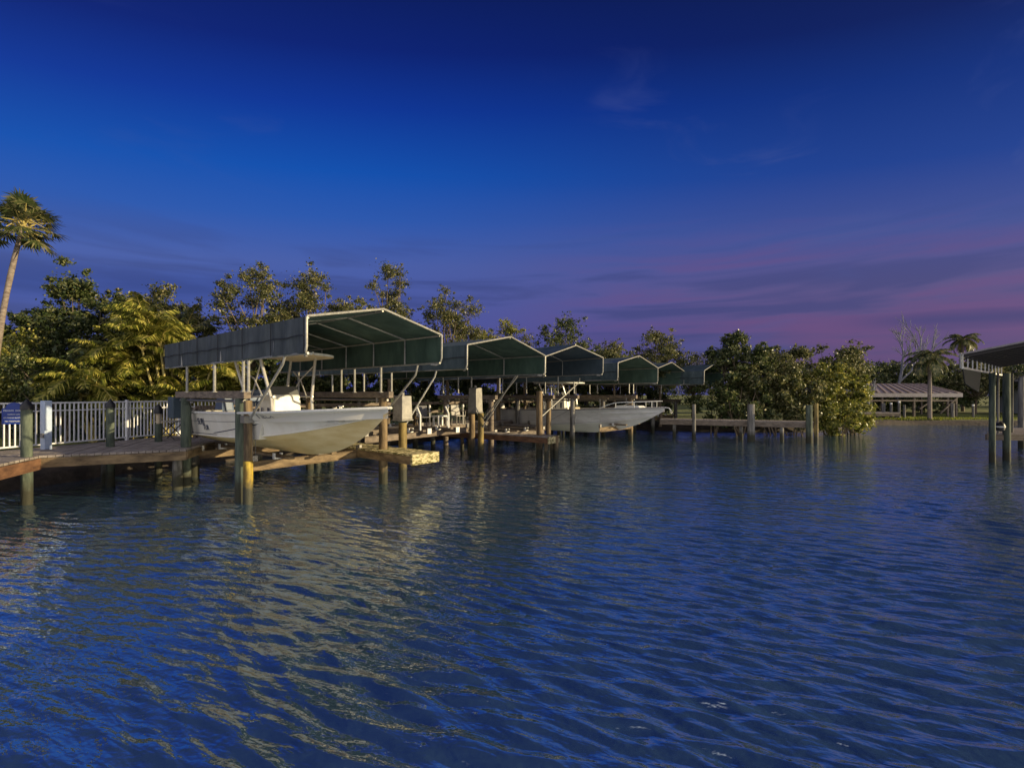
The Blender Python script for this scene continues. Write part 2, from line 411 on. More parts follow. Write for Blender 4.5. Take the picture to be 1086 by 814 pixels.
def fan_palm(label, base, height, nf, rad, pet, m, group, lean=(0, 0), trunk_r=.16):
    t = thing('palm_tree', label, 'palm', base, 0, group); tr = MB(); q = []; rach = MB()
    b = Vector(base) + Vector((0, 0, -.3)); top = Vector(base) + Vector((lean[0], lean[1], height))
    pts = [b.lerp(top, u) + Vector((lean[0] * (u * u - u) * .9, 0, 0)) for u in np.linspace(0, 1, 14)]
    tr.tube(pts, [trunk_r * (1.3 - .5 * u + .06 * math.sin(u * 60)) for u in np.linspace(0, 1, 14)], 10)
    for i in range(nf):
        az = 2.4 * i + random.uniform(-.3, .3); el = -.75 + 2.1 * ((i + .5) / nf)
        fq, fp = fan_leaf(top + Vector((0, 0, random.uniform(-.2, .25))), az, el, pet * random.uniform(.7, 1.15), rad * random.uniform(.85, 1.1))
        q += fq; rach.tube(fp, [.025, .02, .012], 4)
    tr.build('trunk', M['palmbark'], t, smooth=True, world=True)
    cr = quads_object('crown', quads_np(q), m, t); rach.build('leaf_stalks', M['cane'], cr, smooth=True, world=True)
    return t

# ================================================================== SETTING: water, land, sky
SHORE = [(-90, 3), (-30, 5), (-15, 6), (-13.6, 9), (-12.9, 11.5), (-11.9, 15), (-9.6, 18.2), (-4.6, 24.2), (0, 29.3), (5, 33.2), (9, 32),
         (12.5, 30.2), (16.5, 29.8), (20.0, 30.2), (22.8, 32.2), (25.8, 34.6), (29, 36.6), (33, 36.9), (37.5, 36.2), (46, 35), (60, 31), (90, 22), (140, 12)]
def build_land():
    from mathutils.noise import noise
    pts = []
    for i in range(len(SHORE) - 1):
        a, b = Vector((*SHORE[i], 0)), Vector((*SHORE[i + 1], 0)); k = max(2, int((b - a).length / .8)); k = min(k, 40)
        for j in range(k): pts.append(a.lerp(b, j / k))
    pts.append(Vector((*SHORE[-1], 0)))
    rows = [(-.6, -1.4), (0.0, -.15), (.35, .32), (.9, .52), (2.2, .62), (5, .72), (10, .8), (20, .9), (45, 1.1), (120, 1.3), (600, 1.5)]
    g = []
    for (d, z) in rows:
        row = []
        for p in pts:
            u = p.normalized(); q = p + u * d
            zz = z + (0.10 * noise(Vector((q.x * .5, q.y * .5, 3.1))) if 0 < d < 100 else 0)
            # the lawn past the small pavilion dips to a low bank
            if p.x > 27 and p.y > 25: zz = zz * .75
            row.append((q.x, q.y, zz))
        g.append(row)
    mb = MB(); n = len(pts)
    mb.grid(g[:4], 1, True); mb.grid(g[3:], 0, True)
    o = mb.build('ground', [M['ground'], M['bank']], smooth=False)
    o.data.polygons.foreach_set('use_smooth', [True] * len(o.data.polygons))
    tag(o, kind='structure')
build_land()

def water_material():
    m = bpy.data.materials.new('canal water'); m.use_nodes = True; nt = m.node_tree; N = nt.nodes.new; L = nt.links.new
    b = nt.nodes['Principled BSDF']
    b.inputs['Base Color'].default_value = (0.040, 0.088, 0.155, 1)
    b.inputs['Roughness'].default_value = 0.04; b.inputs['IOR'].default_value = 1.5
    tc = N('ShaderNodeTexCoord')
    def layer(sx, sy, rot, scale, detail, dist=0.0, rough=.5):
        vr = N('ShaderNodeVectorRotate'); vr.rotation_type = 'Z_AXIS'; vr.inputs['Angle'].default_value = rot
        L(tc.outputs['Object'], vr.inputs['Vector'])
        mp = N('ShaderNodeMapping'); mp.inputs['Scale'].default_value = (sx, sy, 1)
        L(vr.outputs[0], mp.inputs['Vector'])
        z = N('ShaderNodeTexNoise'); z.inputs['Scale'].default_value = scale; z.inputs['Detail'].default_value = detail
        z.inputs['Roughness'].default_value = rough; z.inputs['Distortion'].default_value = dist
        L(mp.outputs['Vector'], z.inputs['Vector']); return z.outputs['Fac']
    sxy = N('ShaderNodeSeparateXYZ'); L(tc.outputs['Object'], sxy.inputs[0])
    windy = N('ShaderNodeMapRange'); L(sxy.outputs['Y'], windy.inputs[0])      # the open water further out is rougher than the sheltered slips
    windy.inputs[1].default_value = 7; windy.inputs[2].default_value = 26; windy.inputs[3].default_value = 1.0; windy.inputs[4].default_value = 3.0
    def bump(h, dist, prev=None, strength=1.0, gust=False):
        bp = N('ShaderNodeBump'); bp.inputs['Distance'].default_value = dist
        if gust:
            mm = N('ShaderNodeMath'); mm.operation = 'MULTIPLY'; mm.inputs[1].default_value = dist; L(windy.outputs[0], mm.inputs[0]); L(mm.outputs[0], bp.inputs['Distance'])
        bp.inputs['Strength'].default_value = strength
        pass
        L(h, bp.inputs['Height'])
        if prev is not None: L(prev, bp.inputs['Normal'])
        return bp.outputs['Normal']
    n = bump(layer(1, 1, 0, 0.5, 2), 0.035)
    n = bump(layer(.30, 1.0, R(20), 3.4, 2, .4), 0.036, n, 1.0, True)
    n = bump(layer(.36, 1.0, R(24), 9, 2, .3), 0.020, n, 1.0, False)
    n = bump(layer(.6, 1.0, R(10), 26, 2), 0.0034, n)
    L(n, b.inputs['Normal'])
    g = N('ShaderNodeBsdfGlossy'); g.inputs['Color'].default_value = (.82, .92, .97, 1); g.inputs['Roughness'].default_value = .05; L(n, g.inputs['Normal'])
    mx = N('ShaderNodeMixShader'); mx.inputs[0].default_value = .50
    L(b.outputs[0], mx.inputs[1]); L(g.outputs[0], mx.inputs[2]); L(mx.outputs[0], nt.nodes['Material Output'].inputs['Surface'])
    return m
wm = MB()
def build_water():
    # real ripples close to the camera, a flat sheet beyond
    ys = [-40, -6]
    y = -2.0
    while y < 30: ys.append(y); y += 0.025 if y < 8 else 0.025 + (y - 8) * .010
    ys += [30, 60, 120, 700]
    xs = [-700, -120, -40]
    x = -16.0
    while x < 18: xs.append(x); x += 0.038
    xs += [40, 120, 700]
    XX, YY = np.meshgrid(np.array(xs), np.array(ys))
    ZZ = np.zeros_like(XX); r2 = np.random.default_rng(4)
    wx = XX + .25 * np.sin(.55 * YY + .3 * XX) + .12 * np.sin(1.3 * XX - .7 * YY); wy = YY + .25 * np.sin(.6 * XX + 1) + .14 * np.sin(1.1 * YY + .9 * XX)
    for _ in range(52):
        lam = r2.choice([.13, .15, .17, .20, .23, .27, .36]) * r2.uniform(.85, 1.15)
        a = R(68) + r2.normal() * .24            # travel direction: mostly toward the camera, crests sloping down to the right
        k = 2 * np.pi / lam; amp = .0080 * lam
        ZZ += amp * (np.sin(k * (wx * np.cos(a) + wy * np.sin(a)) + r2.uniform(0, 6.28)))
    env = .65 + .35 * np.sin(.35 * XX + .8) * np.sin(.42 * YY + .5) + .2 * np.sin(.9 * XX + .6 * YY)
    fade = np.clip((18 - YY) / 12, 0, 1) * np.clip((YY + 2.5) / 1.0, 0, 1) * np.clip((16 - np.abs(XX)) / 3, 0, 1)
    ZZ *= env * fade
    nr, nc = XX.shape
    v = np.stack([XX, YY, ZZ], -1).reshape(-1, 3)
    i = np.arange((nr - 1) * (nc - 1)); r_, c_ = i // (nc - 1), i % (nc - 1); a = r_ * nc + c_
    f = np.stack([a, a + 1, a + nc + 1, a + nc], 1).ravel()
    me = bpy.data.meshes.new('water'); me.vertices.add(len(v)); me.vertices.foreach_set('co', v.astype(np.float32).ravel())
    me.loops.add(len(f)); me.loops.foreach_set('vertex_index', f.astype(np.int32))
    me.polygons.add(len(f) // 4); me.polygons.foreach_set('loop_start', np.arange(0, len(f), 4, dtype=np.int32))
    me.polygons.foreach_set('use_smooth', np.ones(len(f) // 4, dtype=bool))
    me.materials.append(water_material()); me.update(calc_edges=True)
    o = bpy.data.objects.new('water', me); COL.objects.link(o); tag(o, kind='structure')
build_water()

# ------------------------------------------------------------------ world
SUN_AZ = Vector((0.97, -0.18, 0)).normalized(); SUN_EL = R(11)
def build_world():
    w = bpy.data.worlds.new('World'); scene.world = w; w.use_nodes = True; nt = w.node_tree; nt.nodes.clear(); N = nt.nodes.new; L = nt.links.new
    out = N('ShaderNodeOutputWorld'); bg = N('ShaderNodeBackground')
    sky = N('ShaderNodeTexSky'); sky.sky_type = 'NISHITA'; sky.sun_disc = False
    sky.sun_elevation = SUN_EL; sky.sun_rotation = math.atan2(SUN_AZ.x, SUN_AZ.y)
    tc = N('ShaderNodeTexCoord'); sp = N('ShaderNodeSeparateXYZ'); L(tc.outputs['Generated'], sp.inputs[0])
    def math_(op, a, b=None, c=None, clamp=False):
        n = N('ShaderNodeMath'); n.operation = op; n.use_clamp = clamp
        for i, q in enumerate((a, b, c)):
            if q is None: continue
            if isinstance(q, (int, float)): n.inputs[i].default_value = q
            else: L(q, n.inputs[i])
        return n.outputs[0]
    x, y, z = sp.outputs[0], sp.outputs[1], sp.outputs[2]
    hyp = math_('SQRT', math_('ADD', math_('ADD', math_('MULTIPLY', math_('MULTIPLY', x, x), 0.35), math_('MULTIPLY', y, y)), 0.0005))
    u = math_('DIVIDE', z, hyp)                                   # height over the horizon as a tangent
    # cloud wisps: long flat noise, lying low over the horizon
    mp = N('ShaderNodeMapping'); mp.inputs['Scale'].default_value = (1.5, 1.5, 15); mp.inputs['Rotation'].default_value = (R(3), R(-4), 0)
    L(tc.outputs['Generated'], mp.inputs[0])
    nz = N('ShaderNodeTexNoise'); nz.inputs['Scale'].default_value = 1.5; nz.inputs['Detail'].default_value = 5; nz.inputs['Roughness'].default_value = .5; nz.inputs['Distortion'].default_value = .4
    L(mp.outputs[0], nz.inputs['Vector'])
    def ramp(fac, stops):
        r = N('ShaderNodeValToRGB'); e = r.color_ramp.elements; r.color_ramp.interpolation = 'EASE' if False else 'LINEAR'
        e[0].position, e[0].color = stops[0][0], (*stops[0][1], 1); e[1].position, e[1].color = stops[-1][0], (*stops[-1][1], 1)
        for p_, c_ in stops[1:-1]: k = e.new(p_); k.color = (*c_, 1)
        L(fac, r.inputs[0]); return r.outputs[0]
    def s2l(c): return tuple(((v / 255) / 12.92 if v / 255 <= .04045 else ((v / 255 + .055) / 1.055) ** 2.4) for v in c)
    left = ramp(u, [(0.0, s2l((62, 72, 150))), (.06, s2l((56, 66, 150))), (.14, s2l((68, 80, 160))), (.28, s2l((70, 92, 168))), (.38, s2l((38, 86, 176))),
                    (.48, s2l((2, 78, 176))), (.62, s2l((0, 50, 152))), (.75, s2l((0, 28, 118))), (.95, s2l((0, 16, 84)))])
    right = ramp(u, [(0.0, s2l((72, 74, 125))), (.06, s2l((78, 64, 118))), (.13, s2l((90, 68, 122))), (.22, s2l((90, 78, 132))), (.33, s2l((64, 78, 148))),
                     (.46, s2l((24, 60, 144))), (.62, s2l((2, 42, 124))), (.75, s2l((0, 22, 92))), (.95, s2l((0, 12, 66)))])
    def mix(f, a, b, bt='MIX'):
        n = N('ShaderNodeMix'); n.data_type = 'RGBA'; n.blend_type = bt
        if isinstance(f, float): n.inputs['Factor'].default_value = f
        else: L(f, n.inputs['Factor'])
        for k, q in (('A', a), ('B', b)):
            if isinstance(q, tuple): n.inputs[k].default_value = (*q, 1)
            else: L(q, n.inputs[k])
        return n.outputs['Result']
    def mrange(v, a, b, c=0, d=1):
        n = N('ShaderNodeMapRange'); L(v, n.inputs[0]); n.inputs[1].default_value = a; n.inputs[2].default_value = b; n.inputs[3].default_value = c; n.inputs[4].default_value = d
        n.interpolation_type = 'SMOOTHSTEP'; return n.outputs[0]
    col = mix(mrange(x, -.45, .70), left, right)
    low = math_('MULTIPLY', mrange(u, .02, .1), mrange(u, .42, .20))
    cl = math_('MULTIPLY', mrange(nz.outputs['Fac'], .46, .62), low)
    col = mix(math_('MULTIPLY', cl, .55), col, s2l((48, 58, 118)))                       # slate cloud bars
    cp = math_('MULTIPLY', math_('MULTIPLY', mrange(nz.outputs['Fac'], .52, .36), low), mrange(x, -.1, .5))
    col = mix(math_('MULTIPLY', cp, .36), col, s2l((118, 70, 124)))                      # pink undersides toward the sunset side
    xy = math_('DIVIDE', x, math_('MAXIMUM', y, 0.05))
    wob = math_('MULTIPLY_ADD', nz.outputs['Fac'], 0.05, -0.025)
    def bar(u0, w, x0, x1):
        g = math_('POWER', math_('MAXIMUM', math_('SUBTRACT', 1.0, math_('POWER', math_('ABSOLUTE', math_('DIVIDE', math_('SUBTRACT', math_('ADD', u, wob), u0), w)), 2.0)), 0.0), 1.0)
        return math_('MULTIPLY', g, mrange(xy, x0, x1))
    col = mix(math_('MULTIPLY', bar(.137, .020, .66, .95), .6), col, s2l((36, 50, 112)))
    col = mix(math_('MULTIPLY', bar(.215, .045, -.30, -.75), .4), col, s2l((30, 56, 140)))
    # faint high cirrus
    mp2 = N('ShaderNodeMapping'); mp2.inputs['Scale'].default_value = (1.0, 3.2, 5.5); mp2.inputs['Rotation'].default_value = (0, R(18), R(30)); L(tc.outputs['Generated'], mp2.inputs[0])
    n3 = N('ShaderNodeTexNoise'); n3.inputs['Scale'].default_value = 2.1; n3.inputs['Detail'].default_value = 7; n3.inputs['Distortion'].default_value = .8; L(mp2.outputs[0], n3.inputs['Vector'])
    ci = math_('MULTIPLY', mrange(n3.outputs['Fac'], .56, .78), mrange(x, -.2, .5, .12, .45))
    col = mix(ci, col, s2l((70, 84, 150)))
    # unseen sky behind the viewer is made pale, an added fill lighting the shade
    back = mrange(y, -.05, -.5)
    zen = mrange(z, .62, .9)
    bk = back
    col = mix(bk, col, (0.82, 0.79, 0.82))
    sk = mix(0.10, col, N_scale(N, L, sky.outputs[0], 0.06))
    L(sk, bg.inputs['Color']); bg.inputs['Strength'].default_value = 0.82
    L(bg.outputs[0], out.inputs[0])
def N_scale(N, L, s, k):
    v = N('ShaderNodeVectorMath'); v.operation = 'SCALE'; L(s, v.inputs[0]); v.inputs['Scale'].default_value = k; return v.outputs[0]
build_world()
sd = bpy.data.lights.new('sun', 'SUN'); sd.energy = 5.0; sd.angle = R(0.6); sd.color = (1.0, 0.80, 0.46)
so = bpy.data.objects.new('sun', sd); COL.objects.link(so)
to_sun = SUN_AZ * math.cos(SUN_EL) + Vector((0, 0, math.sin(SUN_EL)))
so.rotation_euler = to_sun.to_track_quat('Z', 'Y').to_euler()

# ================================================================== CANOPIES
def canopy_frame(fl, fr):
    a, b = Vector((*fl, 0)), Vector((*fr, 0)); d = (b - a); W = d.length
    return a, math.atan2(d.y, d.x), W

def make_canopy(fl, fr, label, L_=9.0, hb=3.24, he=3.9, hr=4.28, outer='canvasout', inner='canvasin', tilt=0.0, bays=6, posts_l=(), posts_r=(), seams=True, struts=(), rearwave=0.0, beamz=2.55, px_in=0.10):
    a, rz, W = canopy_frame(fl, fr)
    t = thing('boat_canopy', label, 'boat canopy', a, rz, 'green canvas canopies over the boat slips')
    nb = bays; nseg = nb * 10
    rr = random.Random(int(a.x * 100))
    def prof(y):     # list of (x,z) round the section at distance y from the front
        u = (y / L_) * nb; sag = -0.06 * math.sin(math.pi * (u % 1)) ** 2
        out = []
        for k in range(7): 
            f = k / 6; z = hb + (he - hb) * f
            bulge = 0.018 * math.sin(y * 5.1 + f * 3 + a.x) + 0.012 * math.sin(y * 11.3 + 2 * f) + 0.02 * (1 - f) * math.sin(y * 2.2 + a.y)
            out.append((-bulge * (1 - f * .9), z + (0.012 * math.sin(math.pi * (u % 1)) if k == 0 else 0)))
        for k in range(1, 8):
            f = k / 8; out.append((W / 2 * f, he + (hr - he) * f + sag * math.sin(math.pi * f)))
        out.append((W / 2, hr))
        for k in range(1, 8):
            f = 1 - k / 8; out.append((W - W / 2 * f, he + (hr - he) * f + sag * math.sin(math.pi * f)))
        for k in range(7):
            f = 1 - k / 6; z = hb + (he - hb) * f
            bulge = 0.018 * math.sin(y * 4.3 + f * 3) + 0.02 * (1 - f) * math.sin(y * 2.6)
            out.append((W + bulge * (1 - f * .9), z))
        return [(x, z + tilt * x / W) for x, z in out]
    go, gi = [], []
    for i in range(nseg + 1):
        y = L_ * i / nseg; pr = prof(y)
        go.append([(x, y, z) for x, z in pr])
        cx = W / 2
        gi.append([(x + (0.006 if x < cx - .01 else -0.006 if x > cx + .01 else 0), y, z - 0.008) for x, z in pr])
    mb = MB(); mb.grid(go, 0, True); mb.grid(gi, 1)
    cov = mb.build('cover', [M[outer], M[inner]], t, smooth=True)
    if seams:
        st = MB(); zm = hb + (he - hb) * .48
        for x, s in ((-0.03, 0), (W + .03, 1)):
            st.tube([(x + (-.012 if not s else .012), L_ * i / 40, zm + tilt * x / W + .012 * math.sin(i * 1.3)) for i in range(41)], .010, 5)
            for k in range(nb + 1):
                y = min(L_ - .02, max(.04, L_ * k / nb)); st.tube([(x, y, hb + tilt * x / W + .01), (x, y, he + tilt * x / W - .01)], .008, 4)
        st.build('lacing', M['strap'], cov, smooth=True)
    # pipe frame
    fr_ = MB(); r = .024
    pl = [(0.03, hb), (0.03, he - .02), (W / 2, hr - .03), (W - .03, he - .02), (W - .03, hb)]
    pl = [(x, z + tilt * x / W) for x, z in pl]
    for k in range(1, nb + 1):
        y = L_ * k / nb - .02
        fr_.tube([(x, y, z) for x, z in pl], r, 6)
    for (x, z) in pl: fr_.tube([(x, 0, z), (x, L_, z)], r, 6)
    for k in range(nb):        # cross bars
        y = L_ * k / nb + .02
        fr_.tube([(0.03, y, he - .04), (W - .03, y, he - .04 + tilt)], .014, 5) if k == 0 and False else None
    fr_.build('pipe_frame', M['pipe'], t, smooth=True)
    rim = MB()
    c = .12
    rim.tube([(0.12, .22, hb - .03), (.04, .12, hb - .04), (-.005, 0.02, hb + .02), (-.005, -.015, hb + c), (-.005, -.02, he - .02), (.02, -.02, he + .01)], .024, 8)
    rim.tube([(-.005, -.02, he), (W / 2, -.02, hr + .01), (W + .005, -.02, he + tilt)], .025, 8)
    rim.tube([(W - .12, .22, hb - .03 + tilt), (W - .04, .12, hb - .04 + tilt), (W + .005, .02, hb + .02 + tilt), (W + .005, -.015, hb + c + tilt), (W + .005, -.02, he + tilt)], .024, 8)
    rim.build('front_rim', M['pipe'], t, smooth=True)
    for side, ys in ((0.03, posts_l), (W - .03, posts_r)):
        zz = hb + (tilt if side > 1 else 0)
        for y in ys:
            p = MB(); p.tube([(side, y, beamz), (side, y, zz)], .032, 8); p.tube([(side, y, beamz), (side, y, beamz + .02)], .06, 8)
            p.build('post', M['pipe'], t, smooth=True)
    for (p0, p1, p2) in struts:     # piling -> elbow -> canopy edge (local coords)
        s = MB(); s.tube([p0, p1, p2], .026, 8); s.build('strut', M['pipe'], t, smooth=True)
    return t, W

def loc(fl, fr, p):      # world -> canopy local
    a, rz, W = canopy_frame(fl, fr); v = Vector((p[0] - a.x, p[1] - a.y, 0)); v.rotate(Matrix.Rotation(-rz, 3, 'Z')); return v
def glob(fl, fr, x, y, z=0):
    a, rz, W = canopy_frame(fl, fr); v = Vector((x, y, z)); v.rotate(Matrix.Rotation(rz, 3, 'Z')); return Vector((a.x + v.x, a.y + v.y, z))

C1 = ((-3.68, 8.1), (-1.68, 10.7)); C2 = ((-1.28, 12.8), (1.17, 16.35)); C3 = ((1.24, 17.0), (3.9, 19.5))
C4 = ((4.78, 20.5), (7.55, 23.5)); C5 = ((7.9, 24.6), (10.55, 27.8)); C6 = ((11.4, 26.9), (13.55, 29.0))

def ystation(fl, fr, x, px):     # local y on the line x=const seen at pixel column px
    lo, hi = -2.0, 12.0
    for _ in range(50):
        m_ = (lo + hi) / 2; g = glob(fl, fr, x, m_); q = CX + F * g.x / g.y
        if q > px: lo = m_
        else: hi = m_
    return lo

W1 = canopy_frame(*C1)[2]
pl1 = [ystation(*C1, .03, q) for q in (263.5, 227.5, 198.5)]
pr1 = [ystation(*C1, W1 - .03, q) for q in (404, 376, 362)]
def strut(Cc, pxa, pya, Ya, side, pxe, drop=0.25):
    a_ = loc(*Cc, P(pxa, pya, Ya)); a_.z = Z(pya, Ya)
    ye = ystation(*Cc, side, pxe)
    e = Vector((side, ye, 3.22)); el = Vector((side, ye + .08, 3.22 - drop)); return (a_, el, e)
make_canopy(*C1, 'largest slate canvas canopy nearest the fence, over the white boat with underside painted sunlit gold', ystation(*C1, 0, 174.5), 3.24, 3.9, 4.26, posts_l=pl1 + [pl1[0] + .25], posts_r=pr1 + [6.6], bays=6,
            struts=[strut(C1, 266, 443, 10.0, .03, 302, .14), strut(C1, 414, 431, 12.4, W1 - .03, 443, .24)])
W2 = canopy_frame(*C2)[2]
make_canopy(*C2, 'second canvas canopy from the fence, over the empty slip with the white stool', 9.0, 3.22, 3.9, 4.34, posts_l=[3.2, 4.6, 6.4], posts_r=[ystation(*C2, W2 - .03, q) for q in (500, 486, 470)],
            struts=[strut(C2, 426, 457, 13.1, .03, 463, .2), strut(C2, 511, 446, 18.0, W2 - .03, 549, .12), strut(C2, 509, 457, 18.0, W2 - .03, 547, .12)], outer='canvasblue', bays=5)
W3 = canopy_frame(*C3)[2]
make_canopy(*C3, 'third canvas canopy from the fence, dark blue inside, left of the brown-lined one', 9.0, 3.2, 3.92, 4.46, tilt=.16, posts_l=[2.6, 4.5], posts_r=[2.5, 4.6, 6.4], inner='motorblue',
            struts=[strut(C3, 575, 441, 18.2, W3 - .03, 615, .2)], outer='canvasblue', bays=4)
W4 = canopy_frame(*C4)[2]
make_canopy(*C4, 'fourth canvas canopy from the fence, above the bow of the long grey boat', 9.0, 3.15, 3.93, 4.36, tilt=-.06, posts_l=[2.4, 4.2, 6.2], posts_r=[1.6, 3.6, 5.6], outer='canvasblue', bays=4)
W5 = canopy_frame(*C5)[2]
make_canopy(*C5, 'small peaked canvas canopy between the fourth one and the last', 8.5, 3.1, 3.92, 4.34, posts_l=[1.4, 4.2], posts_r=[1.4, 4.2], outer='canvasblue', bays=4,)
W6 = canopy_frame(*C6)[2]
make_canopy(*C6, 'last and smallest canvas canopy of the row, against the mangrove trees', 8.5, 3.1, 3.9, 4.36, posts_l=[1.6, 4.5], posts_r=[1.6, 4.5], outer='canvasblue', bays=4)

# ================================================================== BOAT LIFTS
def make_lift(Cc, label, left=None, right=None, top=2.42, cradle=((3.3, .80), (6.6, .80)), mats=('pilegreen', 'pilebrown'), boxes=(), bunk_x=(1.0, 2.2), nbunk=True, cabz=2.3, beams=True, cm='fascia', bm='fascia'):
    a, rz, W = canopy_frame(*Cc)
    t = thing('boat_lift', label, 'boat lift', a, rz, 'boat lifts in the slips')
    left = left or [(0.2, 3.4), (0.2, 7.1)]; right = right or [(W + .2, 3.3), (W + .2, 7.0)]
    for i, (x, y) in enumerate(left + right):
        o = shift(piling_mesh(-1.2, top - .02, .125, seed=i * 3 + int(a.x * 7)), (x, y, 0)).build('piling', M[mats[0] if i < len(left) else mats[1]], t, smooth=True)
    if beams:
        for k, side in enumerate((left, right)):
            (x0, y0), (x1, y1) = side[0], side[-1]
            b = MB(); b.beam((x0, y0 - .35, top + .07), (x1, y1 + .6, top + .07), .16, .18); b.build('top_beam', M['timber'], t, bevel=.012)
            b = MB(); b.tube([(x0 - .0, y0 - .2, top - .08), (x1, y1 + .4, top - .08)], .035, 8)
            for q in (y0 + .25, y1 - .25): b.tube([(x0, q, top - .16), (x0, q, top)], .06, 8)
            b.build('drive_shaft', M['cable'], t, smooth=True)
    for (y, z) in cradle:
        b = MB(); x0 = left[0][0] + .2; x1 = right[0][0] - .2
        b.box(((x0 + x1) / 2, y, z + .10), (x1 - x0, .14, .014)); b.box(((x0 + x1) / 2, y, z - .10), (x1 - x0, .14, .014)); b.box(((x0 + x1) / 2, y, z), (x1 - x0, .012, .186))
        b.build('cradle_beam', M[cm], t)
        for x in (x0 + .05, x1 - .05):
            c = MB()
            c.tube([(x - .03, y, z + .1), (x - .03, y, cabz)], .006, 4); c.tube([(x + .03, y, z + .1), (x + .03, y, cabz)], .006, 4)
            c.box((x, y, z + .17), (.14, .07, .16)); c.build('lift_cable', M['cable'], t)
    if nbunk and len(cradle) > 1:
        for x in bunk_x:
            b = MB(); y0, y1 = cradle[0][0] - .7, cradle[1][0] + .5; z = cradle[0][1]
            b.beam((x, y0, z + .19), (x, y1, z + .19), .15, .06)
            o = b.build('bunk', M[bm], t, bevel=.01)
            for y, zz in cradle:
                g = MB(); g.add([(x + q[0], y + q[1], z + q[2]) for q in [(-.10, -.05, .11), (.10, -.05, .11), (.10, -.05, .26), (.07, -.05, .26), (.07, -.05, .15), (-.07, -.05, .15), (-.07, -.05, .26), (-.10, -.05, .26), (-.10, .05, .11), (.10, .05, .11), (.10, .05, .26), (.07, .05, .26), (.07, .05, .15), (-.07, .05, .15), (-.07, .05, .26), (-.10, .05, .26)]],
                    [tuple(range(8)), tuple(reversed(range(8, 16)))] + [(k + 8, (k + 1) % 8 + 8, (k + 1) % 8, k) for k in range(8)])
                g.build('bracket', M['white'], o)
    for (x, y, z, sx, sy, sz, m_) in boxes:
        b = MB()
        b.add([(x - sx / 2, y - sy / 2, z), (x + sx / 2, y - sy / 2, z), (x + sx / 2, y + sy / 2, z), (x - sx / 2, y + sy / 2, z),
               (x - sx * .45, y - sy * .45, z + sz), (x + sx * .45, y - sy * .45, z + sz), (x + sx * .45, y + sy * .45, z + sz), (x - sx * .45, y + sy * .45, z + sz)],
              [(3, 2, 1, 0), (4, 5, 6, 7), (0, 1, 5, 4), (1, 2, 6, 5), (2, 3, 7, 6), (3, 0, 4, 7)])
        b.box((x, y, z - .02), (sx * 1.12, sy * 1.12, .04))
        o = b.build('motor_housing', M[m_], t, bevel=.03)
        g = MB(); g.tube([(x, y, z + sz - .01), (x, y, z + sz + .09)], .05, 8); g.build('vent_cap', M['housing'], o, smooth=True)
    return t

# local positions from the photograph
def L2(Cc, px, Y): v = loc(*Cc, (X(px, Y), Y)); return (v.x, v.y)
l1 = [L2(C1, 255.5, 10.6), (0.25, 7.2)]; r1 = [L2(C1, 406.5, 12.7), (W1 + .45, 6.8)]
l1[1] = L2(C1, 197, 12.6)
lift1 = make_lift(C1, 'boat lift carrying the white boat with the underside painted sunlit gold, nearest the fence', l1, r1, 2.42, cradle=((l1[0][1] - .1, .80), (6.9, .80)),
                  mats=('pilegreen', 'pilebrown'), bunk_x=(1.15, 2.25))
# the second, brown piling strapped to the near corner, its sunlit foot painted yellow
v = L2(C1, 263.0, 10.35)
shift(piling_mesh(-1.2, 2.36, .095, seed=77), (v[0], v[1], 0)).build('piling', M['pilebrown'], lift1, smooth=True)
shift(piling_mesh(-1.2, .98, .108, seed=77), (v[0], v[1], 0)).build('piling_sunlit_foot', M['pilesunlit'], lift1, smooth=True)['label'] = 'sunlight painted yellow round the foot of the slimmer piling'
b = MB()
b.box((v[0], v[1], 1.93), (.24, .24, .16)); b.build('strut_bracket', M['cable'], lift1)
vb = L2(C1, 188, 13.1)
bx = MB(); bx.box((vb[0], vb[1] + .1, 2.12), (.30, .42, .62)); bx.build('motor_housing', M['motorblue'], lift1, bevel=.03)

l2 = [L2(C2, 427, 13.1), (-.5, 6.5)]; r2 = [L2(C2, 500.5, 18.7), (W2 + .35, 7.0)]
p_ = L2(C2, 427, 13.1); q_ = L2(C2, 510, 18.0)
lift2 = make_lift(C2, 'empty boat lift in the slip with the white stool behind it', l2, r2, 1.70, cradle=((3.7, 1.05), (6.3, 1.0)), mats=('pilegold', 'pilebrown'), bunk_x=(1.3, 2.7),
                  boxes=[(p_[0], p_[1], 1.78, .40, .40, .68, 'housing'), (q_[0] - .1, q_[1] + .2, 1.80, .42, .42, .96, 'housing')], cabz=1.6, beams=False, cm='timber', bm='timber')
shift(piling_mesh(-1.2, 1.75, .12, seed=31), (q_[0], q_[1], 0)).build('piling', M['pilegold'], lift2, smooth=True)
for (bxx, by0) in ((1.3, 3.7), (2.7, 3.7)):
    g = MB(); g.tube([(bxx - .25, by0 - .75, 1.28), (bxx - .25, by0 - .75, 1.8), (bxx - .25, by0 - .6, 2.05)], .035, 8); g.build('guide_post', M['white'], lift2, smooth=True)
l3 = [(0.25, 3.4), (0.25, 6.8)]
lift3 = make_lift(C3, 'boat lift under the dark blue lined third canopy', l3, None, 2.3, cradle=((3.4, .7), (6.4, .7)), mats=('timber', 'pilebrown'), bunk_x=(1.2, 2.4), cm='timber', bm='timber')
lift4 = make_lift(C4, 'boat lift with pale bright cradle beams under the long grey boat', [(-.1, 2.4), (-.1, 6.0)], [(W4 - .6, 1.2), (W4 - .2, 6.2)], 2.3, cradle=((1.0, .84), (5.4, .84)), mats=('pilegrey', 'pilebrown'), bunk_x=(1.4, 2.7))
